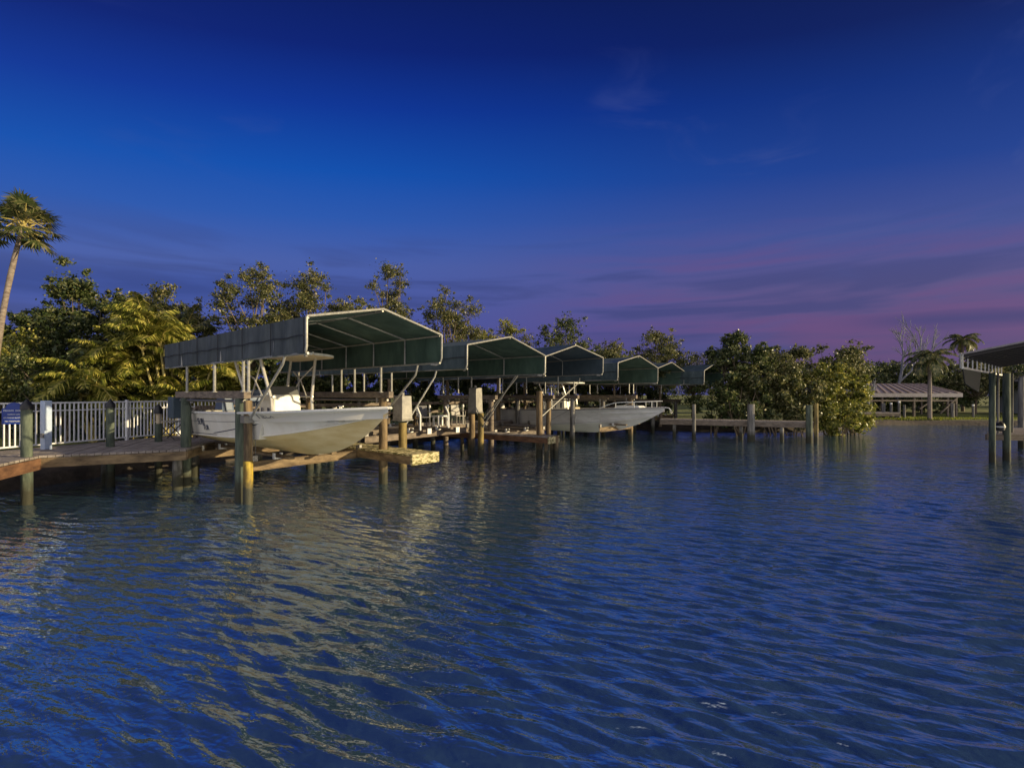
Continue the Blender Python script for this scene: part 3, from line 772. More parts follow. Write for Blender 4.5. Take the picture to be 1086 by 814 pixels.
lift5 = make_lift(C5, 'boat lift in the slip beyond the long grey boat', None, None, 2.2, cradle=((3.4, .9), (6.4, .9)), mats=('pilegrey', 'pilegrey'), bunk_x=(1.4, 2.7))
lift6 = make_lift(C6, 'last boat lift, behind the low outer dock', None, None, 2.0, cradle=((3.4, .9), (6.4, .9)), mats=('pilegrey', 'pilegrey'), bunk_x=(1.0, 2.0))

# ================================================================== BOATS
def make_boat(name, label, Lb, B, Hs, Hk, hull_m, bottom_m, loc_, heading, flare=1.3):
    t = thing(name, label, 'boat', loc_, math.atan2(heading[1], heading[0]))
    def sec(s):
        b = B / 2 * (0.93 + .07 * min(1, s / .35)) * (1 if s < .5 else max(0.0, 1 - ((s - .5) / .5) ** 3.2))
        bc = B / 2 * .86 * (1 if s < .40 else max(0.0, 1 - ((s - .40) / .57) ** 1.9)) if s < .97 else 0
        zs = Hs + .22 * s * s
        zk = 0 if s < .52 else (Hs + .1) * ((s - .52) / .48) ** 2.7
        zc = .36 + .12 * s + (.62 * ((s - .3) / .7) ** 2.2 if s > .3 else 0)
        zc = min(zc, zs - .08); zk = min(zk, zs - .05)
        zc = max(zc, zk + .012)
        return b, bc, zs, zk, zc
    def side_pt(s, f, sg=-1, off=0.0):   # f 0 chine .. 1 sheer
        b, bc, zs, zk, zc = sec(s); p_ = 1 + flare * max(0, s - .25)
        y = bc + .03 * (1 - s) + (b - bc - .03 * (1 - s)) * f ** p_
        return Vector((s * Lb, sg * (y + off), zc + (zs - zc) * f))
    ns = 44; ss = [1 - (1 - i / ns) ** 1.25 for i in range(ns + 1)]
    for sg in (1,):
        pass
    gs, gb, gd = [], [], []
    for s in ss:
        b, bc, zs, zk, zc = sec(s); x = s * Lb
        bot = [(x, 0, zk)]
        for f in (.25, .5, .75): bot.append((x, bc * f, zk + (zc - zk) * (f ** 1.15) - (.015 if f == .5 else 0)))
        bot.append((x, bc, zc - .03)); bot.append((x, bc + .03 * (1 - s), zc))
        rowb = [(p[0], -p[1], p[2]) for p in reversed(bot)] + bot[1:]
        gb.append(rowb)
        R_ = [side_pt(s, f, 1) for f in np.linspace(0, 1, 9)]
        gs.append((R_, [Vector((p.x, -p.y, p.z)) for p in R_]))
        bi = max(0.0, b - .17); zd = max(zs - .62, zk + .15) if s < .60 else zs - .22
        gd.append([(x, -b, zs), (x, -b + min(.02, b), zs + .025), (x, -bi, zs + .025), (x, -bi, zs - .01), (x, -max(0, bi - .03), zd), (x, 0, zd + .02), (x, max(0, bi - .03), zd), (x, bi, zs - .01), (x, bi, zs + .025), (x, b - min(.02, b), zs + .025), (x, b, zs)])
    mb = MB(); mb.grid([r[0] for r in gs], 0); mb.grid([r[1] for r in gs], 0, True); mb.grid(gb, 1, True)
    # transom
    r0, l0 = gs[0]
    poly = [tuple(p) for p in r0][::-1] + [] 
    ring = [tuple(p) for p in reversed(r0)] + list(reversed(gb[0]))[1:-1] + [tuple(p) for p in l0]
    mb.add(ring, [tuple(reversed(range(len(ring))))], 0)
    mb.build('hull', [M[hull_m], M[bottom_m]], t, smooth=True)
    d = MB(); d.grid(gd, 0); ring = gd[0]; d.add(ring, [tuple(range(len(ring)))], 0); d.build('deck', M['liner'] if hull_m == 'gel' else M['gelgrey'], t, smooth=True)
    rr_ = MB()
    for sg in (-1, 1): rr_.tube([side_pt(s, 1, sg, .012) for s in ss], .028, 6)
    rr_.build('rub_rail', M['white'] if hull_m == 'gel' else M['rub'], t, smooth=True)
    return t, side_pt

def hull_stripe(side_pt, s0, s1, f0, f1, h, parent, m_, sg=-1, n=24):
    mb = MB(); g = []
    for i in range(n + 1):
        s = s0 + (s1 - s0) * i / n; f = f0 + (f1 - f0) * i / n; hh = h * (1 if 0 < i < n else .3)
        g.append([side_pt(s, f - hh / 2, sg, .005), side_pt(s, f + hh / 2, sg, .005)])
    mb.grid(g, 0, True); return mb.build('hull_stripe', m_, parent)

def text_on(parent, body, size, loc_, rot, m_, name='lettering', ext=.002, align='LEFT'):
    c = bpy.data.curves.new(name, 'FONT'); c.body = body; c.size = size; c.extrude = ext; c.align_x = align
    tmp = bpy.data.objects.new(name + '_t', c)
    dg = bpy.context.evaluated_depsgraph_get(); COL.objects.link(tmp); bpy.context.view_layer.update()
    me = bpy.data.meshes.new_from_object(tmp.evaluated_get(bpy.context.evaluated_depsgraph_get()))
    bpy.data.objects.remove(tmp)
    me.materials.clear(); me.materials.append(m_)
    o = bpy.data.objects.new(name, me); COL.objects.link(o); o.parent = parent; o.location = loc_; o.rotation_euler = rot; return o

def rbox(mb, c, size, taper=(1, 1), mi=0):
    x, y, z = c; sx, sy, sz = size[0] / 2, size[1] / 2, size[2] / 2
    mb.add([(x - sx, y - sy, z - sz), (x + sx, y - sy, z - sz), (x + sx, y + sy, z - sz), (x - sx, y + sy, z - sz),
            (x - sx * taper[0], y - sy * taper[1], z + sz), (x + sx * taper[0], y - sy * taper[1], z + sz), (x + sx * taper[0], y + sy * taper[1], z + sz), (x - sx * taper[0], y + sy * taper[1], z + sz)],
           [(3, 2, 1, 0), (4, 5, 6, 7), (0, 1, 5, 4), (1, 2, 6, 5), (2, 3, 7, 6), (3, 0, 4, 7)], mi)

def outboard(parent, x, y, z, m_):
    mb = MB(); rbox(mb, (x - .28, y, z + .62), (.62, .40, .50), (.72, .75)); o = mb.build('outboard_motor', m_, parent, bevel=.07)
    g = MB(); rbox(g, (x - .26, y, z + .08), (.24, .16, .62), (1.3, 1.1)); g.box((x - .08, y, z + .25), (.25, .24, .32)); g.box((x - .34, y, z - .26), (.5, .24, .02)); rbox(g, (x - .30, y, z - .42), (.5, .13, .16), (1, .8)); g.build('gear_leg', M['rub'], o)
    g = MB()
    for k in range(3):
        a = k * 2.094
        g.add([(x - .58, y, z - .42), (x - .60, y + .16 * math.cos(a - .3), z - .42 + .16 * math.sin(a - .3)), (x - .56, y + .17 * math.cos(a + .3), z - .42 + .17 * math.sin(a + .3))], [(0, 1, 2)])
        g.add([(x - .575, y, z - .42), (x - .595, y + .16 * math.cos(a - .3), z - .42 + .16 * math.sin(a - .3)), (x - .555, y + .17 * math.cos(a + .3), z - .42 + .17 * math.sin(a + .3))], [(2, 1, 0)])
    g.build('propeller', M['alu'], o)

def center_console(t, xc, deckz, Hs, top=True, topx=(-1.4, 1.6), topw=1.9, topz=2.3, legs=True, m_='white'):
    mb = MB(); rbox(mb, (xc, 0, deckz + .55), (.95, .80, 1.1), (.78, .88)); o = mb.build('console', M[m_], t, bevel=.05)
    g = MB(); g.add([(xc + .30, -.36, deckz + 1.1), (xc + .30, .36, deckz + 1.1), (xc + .2, .32, deckz + 1.32), (xc + .2, -.32, deckz + 1.32)], [(0, 1, 2, 3)])
    g.add([(xc + .285, -.36, deckz + 1.1), (xc + .285, .36, deckz + 1.1), (xc + .185, .32, deckz + 1.32), (xc + .185, -.32, deckz + 1.32)], [(3, 2, 1, 0)]); g.build('windshield', M['glass'], o)
    g = MB(); g.tube([(xc - .46 + .0, .18 * math.cos(a), deckz + .95 + .18 * math.sin(a)) for a in np.linspace(0, 6.28, 17)], .014, 6); g.tube([(xc - .46, 0, deckz + .95), (xc - .36, 0, deckz + .95)], .02, 6); g.build('steering_wheel', M['black'], o, smooth=True)
    g = MB(); rbox(g, (xc + .22, -.41, deckz + .62), (.08, .012, .3)); rbox(g, (xc - .12, -.41, deckz + .62), (.05, .012, .3)); g.build('console_vent', M['navy'], o)
    g = MB(); rbox(g, (xc + .8, 0, deckz + .28), (.5, .62, .5), (.9, .9)); g.build('front_seat', M['beige'], t, bevel=.05)
    g = MB(); rbox(g, (xc - 1.05, 0, deckz + .85), (.42, .95, .14)); rbox(g, (xc - 1.22, 0, deckz + 1.08), (.10, .95, .34)); s_ = g.build('helm_seat', M['vinyl'], t, bevel=.04)
    g = MB()
    for sx in (-.15, .15):
        for sy in (-.38, .38): g.tube([(xc - 1.05 + sx * 1.4, sy, deckz), (xc - 1.05 + sx, sy, deckz + .8)], .022, 6)
    g.build('seat_frame', M['alu'], s_, smooth=True)
    if top:
        g = []; x0, x1 = xc + topx[0], xc + topx[1]
        up, dn = [], []
        for i in range(21):
            u = i / 20; x = x0 + (x1 - x0) * u; w = topw / 2 * (1 if u < .6 else math.sqrt(max(0.0004, 1 - ((u - .6) / .4) ** 2.4))) * (.92 + .08 * min(1, u / .1))
            up.append([(x, w * q, topz + .05 + .05 * (1 - q * q) * (1 - .4 * u)) for q in np.linspace(-1, 1, 9)])
            dn.append([(x, w * q, topz + .0 + .04 * (1 - q * q)) for q in np.linspace(-1, 1, 9)])
        mb = MB(); mb.grid(up, 0); mb.grid(dn, 1, True)
        for side in (0, -1): mb.grid([[u_[side] for u_ in up], [d_[side] for d_ in dn]], 0, side == 0)
        mb.grid([up[0], dn[0]], 0); mb.grid([up[-1], dn[-1]], 0, True)
        ht = mb.build('hard_top', [M['white'], M['cream']], t, smooth=True)
        for sg in (-1, 1):
            for (a, b_) in (((xc + .75, .50), (xc + .45, .72)), ((xc - .62, .50), (xc - .95, .75))):
                g = MB(); g.tube([(a[0], sg * a[1], deckz), (a[0] * .6 + b_[0] * .4, sg * (a[1] + .02), deckz + 1.0), (b_[0], sg * b_[1], topz + .02)], .038, 8); g.build('top_leg', M['alu'], t, smooth=True)
            g = MB(); g.tube([(xc + .30, sg * .56, deckz + 1.02), (xc - .1, sg * .6, deckz + 1.5), (xc - .62, sg * .66, deckz + 1.75)], .02, 6)
            g.tube([(xc - .5, sg * .5, deckz + 1.05), (xc + .0, sg * .58, deckz + 1.55), (xc + .42, sg * .68, topz - .2)], .018, 6)
            g.tube([(xc - .68, sg * .50, deckz + 1.05), (xc + .72, sg * .50, deckz + 1.05)], .022, 6); g.build('top_brace', M['alu'], t, smooth=True)
    return o

h1 = Vector((C1[1][0] - C1[0][0], C1[1][1] - C1[0][1], 0)).normalized(); head1 = Vector((h1.y, -h1.x, 0))
mid1 = Vector(((C1[0][0] + C1[1][0]) / 2, (C1[0][1] + C1[1][1]) / 2, 0))
LB1 = 7.9
bow1 = mid1 + head1 * .28 - h1 * .08
st1 = bow1 - head1 * LB1; ZB1 = 1.03
boat1, sp1 = make_boat('center_console_boat', 'white centre console boat with underside painted sunlit gold, raised under the nearest canopy', LB1, 2.55, .98, 0, 'gel', 'bottom', (st1.x, st1.y, ZB1), head1, 1.9)
center_console(boat1, 3.35, .36, .98, True, (-1.0, 1.65), 1.9, 2.42)
outboard(boat1, .0, 0, .55, M['vinyl'])
hull_stripe(sp1, .02, .60, .60, .66, .016, boat1, M['navy'])
hull_stripe(sp1, .27, .585, .12, .52, .035, boat1, M['navy'])
hull_stripe(sp1, .01, .30, .06, .06, .03, boat1, M['navy'])
def side_text(boat, sp, s, f, body, size, m_):
    p0, p1, p2 = sp(s, f, -1, .012), sp(s + .06, f, -1, .012), sp(s, min(1, f + .2), -1, .012)
    ax = (p1 - p0).normalized(); up = (p2 - p0); up = (up - ax * up.dot(ax)).normalized(); nz_ = ax.cross(up)
    rot = Matrix((ax, up, nz_)).transposed().to_euler(); return text_on(boat, body, size, p0, rot, m_, 'hull_lettering')
def s_at(boat, sp, px, f):
    lo, hi = 0.0, 0.9; rm = Matrix.Rotation(boat.rotation_euler.z, 3, 'Z')
    for _ in range(40):
        m_ = (lo + hi) / 2; g_ = Vector(boat.location) + rm @ sp(m_, f, -1)
        if CX + F * g_.x / g_.y < px: lo = m_
        else: hi = m_
    return lo
side_text(boat1, sp1, s_at(boat1, sp1, 210.5, .5), .47, 'SURI', .24, M['navy']); side_text(boat1, sp1, s_at(boat1, sp1, 216.5, .3), .24, 'TUR', .20, M['navy']); side_text(boat1, sp1, s_at(boat1, sp1, 273.5, .8), .74, '1 IECX', .20, M['rub'])
g = MB()
for sg in (-1, 1): g.tube([sp1(s_, 0, sg, .01) for s_ in np.linspace(.0, .93, 40)], .022, 6)
g.build('spray_rail', M['gel'], boat1, smooth=True)
g = MB(); rbox(g, (.7, 0, .62), (.5, 1.7, .44)); g.build('stern_bench', M['beige'], boat1, bevel=.05)
g = MB(); rbox(g, (6.15, 0, .92), (1.6, 1.1, .10), (.8, .8)); g.build('bow_cushion', M['white'], boat1, bevel=.03)
for s_, sg in ((.08, -1), (.5, -1), (.9, -1), (.08, 1), (.5, 1)):
    q = sp1(s_, 1, sg, -.08); g = MB(); g.tube([(q.x - .09, q.y, q.z + .07), (q.x + .09, q.y, q.z + .07)], .012, 6); g.tube([(q.x - .03, q.y, q.z + .02), (q.x - .03, q.y, q.z + .07)], .01, 6); g.tube([(q.x + .03, q.y, q.z + .02), (q.x + .03, q.y, q.z + .07)], .01, 6); g.build('cleat', M['alu'], boat1, smooth=True)

h4 = Vector((C4[1][0] - C4[0][0], C4[1][1] - C4[0][1], 0)).normalized(); head4 = Vector((h4.y, -h4.x, 0))
head4 = Vector((.80, -.60, 0)).normalized()
LB2 = 9.9; bow2 = G(705, 21.2); st2 = bow2 - head4 * LB2
boat2, sp2 = make_boat('center_console_boat', 'long pale grey boat with a white console, bow pointing to the mangroves', LB2, 2.8, 1.15, 0, 'gelgrey', 'gelgrey', (st2.x, st2.y, .52), head4, 1.6)
center_console(boat2, 4.3, .78, 1.15, True, (-1.2, 1.3), 2.0, 2.55)
outboard(boat2, 0, -.4, .7, M['white']); outboard(boat2, 0, .4, .7, M['white'])
hull_stripe(sp2, .02, .93, .03, .03, .02, boat2, M['rub'])
hull_stripe(sp2, .40, .56, .02, .95, .02, boat2, M['rub'])
g = MB(); rbox(g, (8.2, 0, 1.36), (1.4, .9, .14), (.8, .8)); g.build('bow_cushion', M['white'], boat2, bevel=.03)
g = MB()
for sg in (-1, 1):
    g.tube([sp2(s_, 1, sg, -.06) + Vector((0, 0, .02 + .28 * math.sin(math.pi * min(1, (s_ - .72) / .1) / 2))) for s_ in np.linspace(.72, .985, 12)], .02, 6)
    for s_ in (.8, .88, .95): q = sp2(s_, 1, sg, -.06); g.tube([q, q + Vector((0, 0, .30))], .016, 6)
g.build('bow_rail', M['white'], boat2, smooth=True)
g = MB(); g.tube([(9.75, 0, 1.38), (10.1, 0, 1.34), (10.2, 0, 1.2)], .03, 6); g.tube([(10.2, -.14, 1.16), (10.22, 0, 1.1), (10.2, .14, 1.16)], .022, 6); g.build('anchor', M['alu'], boat2, smooth=True)
for k, (sx, hgt) in enumerate(((4.4, 1.9), (3.9, 1.8), (5.6, 1.2))):
    g = MB(); g.tube([(sx, -1.1, 1.2), (sx - .05, -1.12, 1.2 + hgt * .6)], .02, 6); g.build('rod_holder', M['white'], boat2, smooth=True)

# ================================================================== DOCKS
def deck(parent, poly, z, th=.05, board=.14, gap=.012, angle=0.0, m_='deckwood', name='decking'):
    """boards cut to a polygon, running along direction 'angle'"""
    mb = MB(); ca, sa = math.cos(angle), math.sin(angle)
    pts = [(p[0] * ca + p[1] * sa, -p[0] * sa + p[1] * ca) for p in poly]
    v0, v1 = min(p[1] for p in pts), max(p[1] for p in pts); v = v0; i = 0; n = len(pts)
    while v < v1:
        va, vb = v + gap / 2, min(v1, v + board - gap / 2); 
        xs = []
        for vv in (va, (va + vb) / 2, vb):
            c = []
            for k in range(n):
                a, b_ = pts[k], pts[(k + 1) % n]
                if (a[1] - vv) * (b_[1] - vv) <= 0 and a[1] != b_[1]:
                    c.append(a[0] + (b_[0] - a[0]) * (vv - a[1]) / (b_[1] - a[1]))
            c.sort(); xs.append((c[0], c[-1]) if len(c) >= 2 else None)
        if xs[0] and xs[2]:
            dz = random.uniform(-.004, .004); q = []
            for (u, vv) in ((xs[0][0], va), (xs[0][1], va), (xs[2][1], vb), (xs[2][0], vb)): q.append((u * ca - vv * sa, u * sa + vv * ca))
            mb.prism(q, z - th + dz, z + dz)
        v += board
    return mb.build(name, M[m_], parent)

def edge_beam(parent, a, b, z, h=.24, w=.07, m_='fascia', name='fascia', drop=.02):
    mb = MB(); mb.beam((a[0], a[1], z - h / 2 - drop), (b[0], b[1], z - h / 2 - drop), w, h); return mb.build(name, M[m_], parent, bevel=.008)

def dock_piles(parent, pts, z1, r=.11, m_='pilegrey'):
    for i, (x, y) in enumerate(pts): shift(piling_mesh(-1.2, z1, r, seed=i + int(x * 5)), (x, y, 0)).build('piling', M[m_], parent, smooth=True)

# boardwalk along the fence, then behind the boats
DZ = 1.08
bw = thing('boardwalk', 'grey wooden boardwalk along the white fence with brown fascia', 'boardwalk', (0, 0, 0))
NE = [(-9.2, 6.2), (-10.95, 10.5), (-8.45, 11.75), (-9.15, 13.9)]
FE = [(-14.6, 5.2), (-13.35, 9.0), (-12.85, 11.6), (-11.6, 15.9), (-10.9, 17.2)]
deck(bw, [NE[0], NE[1], FE[1], FE[0]], DZ, angle=R(-15))
deck(bw, [NE[1], NE[2], NE[3], FE[3], FE[2], FE[1]], DZ - .003, angle=R(115))
edge_beam(bw, NE[0], NE[1], DZ - .04, .26, .06, 'redwood'); edge_beam(bw, NE[1], NE[2], DZ - .04, .22, .06, 'fascia'); edge_beam(bw, NE[2], NE[3], DZ - .04, .2, .06, 'fascia')
dock_piles(bw, [(-8.8, 11.9), (-9.6, 8.2), (-11.2, 12.5), (-9.6, 13.7)], DZ - .07, .12, 'pilegrey')
# inner walkway behind the slips (a single jointed deck following the shore)
wk = thing('boardwalk', 'long wooden walkway behind the boat slips, in front of the trees', 'boardwalk', (0, 0, 0))
W_IN = [(-9.15, 13.95), (-4.4, 19.9), (0.2, 25.2), (4.6, 29.9), (9.0, 31.6)]
off = Vector((-1.25, 1.0, 0))
for i in range(len(W_IN) - 1):
    a, b_ = Vector((*W_IN[i], 0)), Vector((*W_IN[i + 1], 0))
    ofa = Vector((-1.4, 1.15, 0)); d = (b_ - a)
    deck(wk, [tuple(a)[:2], tuple(b_)[:2], tuple(b_ + ofa)[:2], tuple(a + ofa)[:2]], DZ - .002 * i, angle=math.atan2(d.y, d.x) + math.pi / 2)
    edge_beam(wk, a, b_, DZ - .04, .26, .07, 'timber'); edge_beam(wk, a + ofa, b_ + ofa, DZ - .04, .22, .07, 'timber')
    k = int(d.length / 2.2); dock_piles(wk, [tuple(a.lerp(b_, (j + .5) / k))[:2] for j in range(k)], DZ - .1, .11, 'pilegrey')
for i in range(len(W_IN) - 1):     # low back rail of the walkway
    a, b_ = Vector((*W_IN[i], 0)) + Vector((-1.45, 1.2, 0)), Vector((*W_IN[i + 1], 0)) + Vector((-1.45, 1.2, 0)); d = b_ - a; k = int(d.length / 1.6)
    g = MB(); g.beam(a + Vector((0, 0, 2.05)), b_ + Vector((0, 0, 2.05)), .09, .14); g.beam(a + Vector((0, 0, 1.62)), b_ + Vector((0, 0, 1.62)), .06, .12); g.build('rail', M['timber'], wk, bevel=.006)
    for j in range(k + 1):
        if i and j == 0: continue
        p = a.lerp(b_, j / k); g = MB(); g.box((p.x, p.y, 1.5), (.10, .10, 1.1)); g.build('rail_post', M['timber'], wk, bevel=.006)

def finger(label, Cc, x0, x1, y0, y1, z, m_='deckwood', fm='timber', frontm=None, piles=True, pile_m='pilegrey'):
    a, rz, W = canopy_frame(*Cc); t = thing('finger_dock', label, 'dock', a, rz, 'narrow finger docks between the slips')
    deck(t, [(x0, y0), (x1, y0), (x1, y1), (x0, y1)], z, angle=0.0, m_=m_)
    edge_beam(t, (x0, y0), (x0, y1), z - .04, .2, .06, fm); edge_beam(t, (x1, y0), (x1, y1), z - .04, .2, .06, fm)
    edge_beam(t, (x0 - .05, y0 - .03), (x1 + .05, y0 - .03), z + .02, .27, .07, frontm or fm)
    if piles:
        dock_piles(t, [(x0 + .12, y0 + .16), (x1 - .12, y0 + .16), (x0 + .12, (y0 + y1) / 2), (x1 - .12, (y0 + y1) / 2)], z - .08, .085, pile_m)
    return t
finger('finger dock with mossy yellow front board beside the near canopy', C1, W1 + .10, W1 + .92, 1.15, 9.2, .97, 'mossy', 'fascia', 'mossy', piles=False)
finger('finger dock with carved pale end board between second and third canopies', C2, W2 + .72, W2 + 1.42, .25, 9.0, .90, 'deckwood', 'redwood', 'mossy', pile_m='pilebrown')
finger('finger dock in shade between third and fourth canopies', C3, W3 + .15, W3 + 1.0, 4.2, 8.5, .9, 'deckwood', 'timber', None)
finger('finger dock between the two farthest big canopies', C4, W4 + .25, W4 + 1.1, 3.6, 9.0, .95, 'deckwood', 'timber', None)

# outer dock on the right of the slips
od = thing('outer_dock', 'low long dock with two rails of timber in front of the mangroves', 'dock', (0, 0, 0))
A_, B_ = Vector((X(700, 26.2), 26.2, 0)), Vector((X(866, 23.2), 23.2, 0)); dd = (B_ - A_).normalized(); nn = Vector((-dd.y, dd.x, 0)) * 1.15
deck(od, [tuple(A_)[:2], tuple(B_)[:2], tuple(B_ + nn)[:2], tuple(A_ + nn)[:2]], 1.08, angle=math.atan2(dd.y, dd.x) + math.pi / 2)
edge_beam(od, A_, B_, 1.05, .26, .07, 'timber'); edge_beam(od, A_ + nn, B_ + nn, 1.05, .26, .07, 'timber')
dock_piles(od, [tuple(A_.lerp(B_, q) + nn * .1)[:2] for q in (.1, .55, .8)], .98, .1, 'pilegrey')

gp = 'pilings of the outer dock by the mangroves'
mooring_piling(736, 24.9, 1.95, .10, M['pilegrey'], 'short grey piling at the left of the outer dock', None, gp)
mooring_piling(796.5, 23.9, 1.98, .19, M['pilegrey'], 'thick dark grey piling in the middle of the outer dock', None, gp)
mooring_piling(858, 23.3, 1.95, .16, M['pilegreen'], 'greenish corner piling of the outer dock, left of the bright one', None, gp)
mooring_piling(865.5, 22.95, 2.05, .10, M['pilegold'], 'slim bright sunlit piling at the right corner of the outer dock', None, gp)
mooring_piling(572, 17.8, 2.62, .13, M['pilebrown'], 'tall dark brown piling between second and third canopies', None)
mooring_piling(590, 17.5, .9, .10, M['pilebrown'], 'low stub piling below the pale end board', None, 'stub pilings')
gl = 'capped green pilings along the boardwalk'
mooring_piling(28.5, 10.3, 2.24, .105, M['pilegreen'], 'thick green piling with black cap in front of the blue sign', 'cone', gl)
mooring_piling(117, 12.3, 2.22, .10, M['pilegreen'], 'green piling with dark cap half way along the white fence', 'cone', gl)
mooring_piling(168, 13.6, 1.62, .10, M['pilegreen'], 'short green piling topped by the beige lantern', None, gl)
mooring_piling(197.5, 12.25, 2.20, .125, M['pilegreen'], 'green piling by the stern of the white boat', None, gl)
g = thing('lantern', 'small dock lantern with beige body and dark hood on short piling', 'lantern', (X(168, 13.6), 13.6, 1.62))
m_ = MB(); m_.tube([(0, 0, 0), (0, 0, .30)], [.055, .062], 10); m_.build('lamp_body', M['beige'], g, smooth=True)
m_ = MB(); m_.tube([(0, 0, .30), (0, 0, .42), (0, 0, .50), (0, 0, .58)], [.11, .11, .08, .02], 12); m_.build('hood', M['black'], g, smooth=True)

# ================================================================== FENCE, SIGN
fn = thing('picket_fence', 'white metal picket fence behind the boardwalk', 'fence', (0, 0, 0))
f0 = Vector((-13.55, 7.6, 0)); f1 = Vector((-12.66, 11.4, 0)); f2 = Vector((-11.55, 15.7, 0)); f3 = Vector((-10.6, 16.6, 0))
pick = MB(); top_ = MB(); bot_ = MB()
line = [f0, f1, f2, f3]
for a, b_ in zip(line, line[1:]):
    d = b_ - a; n = int(d.length / .105)
    for j in range(n):
        p = a.lerp(b_, j / n); pick.box((p.x, p.y, DZ + .64), (.026, .026, 1.08), math.atan2(d.y, d.x))
    top_.beam(a + Vector((0, 0, DZ + 1.19)), b_ + Vector((0, 0, DZ + 1.19)), .045, .045); top_.beam(a + Vector((0, 0, DZ + .98)), b_ + Vector((0, 0, DZ + .98)), .03, .03)
    bot_.beam(a + Vector((0, 0, DZ + .09)), b_ + Vector((0, 0, DZ + .09)), .04, .04)
pick.build('picket_panel', M['fence'], fn); top_.build('top_rail', M['fence'], fn); bot_.build('bottom_rail', M['fence'], fn)
for p in (f0, f1.lerp(f2, .62), f2, f3):
    g = MB(); g.box((p.x, p.y, DZ + .62), (.07, .07, 1.25)); g.build('post', M['fence'], fn, bevel=.006)
pp = f1.lerp(f2, .13); 
g = MB(); g.box((X(49, 11.75), 11.75, DZ + .62), (.16, .16, 1.27), R(-14)); o = g.build('post', M['postblue'], fn, bevel=.01); o['label'] = 'wide pale blue gate post'
g = MB(); g.box((X(49, 11.75) + .03, 11.62, DZ + .36), (.09, .03, .12), R(-14)); g.build('latch', M['rub'], fn)

sg_ = thing('dock_sign', 'blue arched sign with white lines of writing, on the white fence', 'sign', (X(15, 10.6), 10.6, 0), R(14 - 4))
poly = [(-.24, 1.80), (.24, 1.80), (.24, 2.16), (.16, 2.19)] + [(.16 * math.cos(a), 2.19 + .12 * math.sin(a)) for a in np.linspace(.35, math.pi - .35, 9)] + [(-.16, 2.19), (-.24, 2.16)]
m_ = MB(); n = len(poly); vs = [(x, -.012, z) for x, z in poly] + [(x, .012, z) for x, z in poly]
m_.add(vs, [tuple(range(n)), tuple(reversed(range(n, 2 * n)))] + [(i + n, (i + 1) % n + n, (i + 1) % n, i) for i in range(n)]); m_.build('sign_board', M['signblue'], sg_)
for body, size, z in (('PRIVATE  DOCK', .056, 2.10), ('residents only', .045, 2.02), ('NO FISHING ALLOWED', .038, 1.94), ('NO TRESPASSING', .044, 1.855)):
    text_on(sg_, body, size, (0, -.016, z), (R(90), 0, 0), M['signwhite'], 'lettering', .001, 'CENTER')

# ================================================================== FURNITURE on the walkway
def chair(label, p, rz, m_):
    t = thing('garden_chair', label, 'chair', p, rz)
    g = MB(); g.box((0, 0, .42), (.5, .48, .04)); g.build('seat', M[m_], t, bevel=.01)
    g = MB(); g.box((0, .24, .68), (.5, .035, .48), mtx=Matrix.Rotation(R(-8), 3, 'X')); g.build('backrest', M[m_], t, bevel=.01)
    for sx in (-1, 1):
        for sy in (-1, 1):
            g = MB(); g.tube([(sx * .23, sy * .22, 0), (sx * .21, sy * .2, .41)], .022, 6); g.build('leg', M[m_], t, smooth=True)
        g = MB(); g.tube([(sx * .26, -.2, .42), (sx * .27, -.2, .62), (sx * .26, .22, .66)], .02, 6); g.build('armrest', M[m_], t, smooth=True)
    return t
def bench_table(label, p, rz, w, d, h, m_, cat='stool', name='stool', slab=.06):
    t = thing(name, label, cat, p, rz)
    g = MB(); rbox(g, (0, 0, h - slab / 2), (w, d, slab), (.94, .94)); g.build('seat' if cat == 'stool' else 'top', M[m_], t, bevel=.012)
    for sx in (-1, 1):
        for sy in (-1, 1):
            g = MB(); g.box((sx * (w / 2 - .06), sy * (d / 2 - .06), (h - slab) / 2), (.07, .07, h - slab)); g.build('leg', M[m_], t)
    return t
bench_table('white plastic stool standing on the walkway behind the empty slip', (X(467, 20.3), 20.3, DZ), R(50), .62, .45, .48, 'plastic')
chair('grey plastic chair to the right of the white stool', (X(486, 21.2), 21.2, DZ), R(40), 'housing')
chair('dark garden chair left of the white stool, by the lift housing', (X(449, 19.9), 19.9, DZ), R(30), 'rub')
bt = thing('dock_table', 'small iron table with crossed legs by the boat stern', 'table', (X(181, 14.4), 14.4, DZ))
g = MB(); g.box((0, 0, .56), (.62, .5, .03)); g.build('top', M['housing'], bt)
for sy in (-1, 1):
    g = MB(); g.tube([(-.27, sy * .2, 0), (.27, sy * .2, .55)], .015, 6); g.tube([(.27, sy * .2, 0), (-.27, sy * .2, .55)], .015, 6); g.build('leg', M['iron'], bt, smooth=True)
for k, (px, Yq, lab) in enumerate(((455.5, 20.0, 'white capped guide pole left of the white stool'), (475, 20.6, 'white capped guide pole right of the white stool'), (491, 21.5, 'white capped guide pole near the housing of the second slip'))):
    t = thing('guide_pole', lab, 'pole', (X(px, Yq), Yq, DZ)); g = MB(); g.tube([(0, 0, 0), (0, 0, .82)], .03, 8); g.build('shaft', M['alu'], t, smooth=True)
    g = MB(); g.tube([(0, 0, .82), (0, 0, .90), (0, 0, .95)], [.055, .06, .03], 10); g.build('cap', M['white'], t, smooth=True)
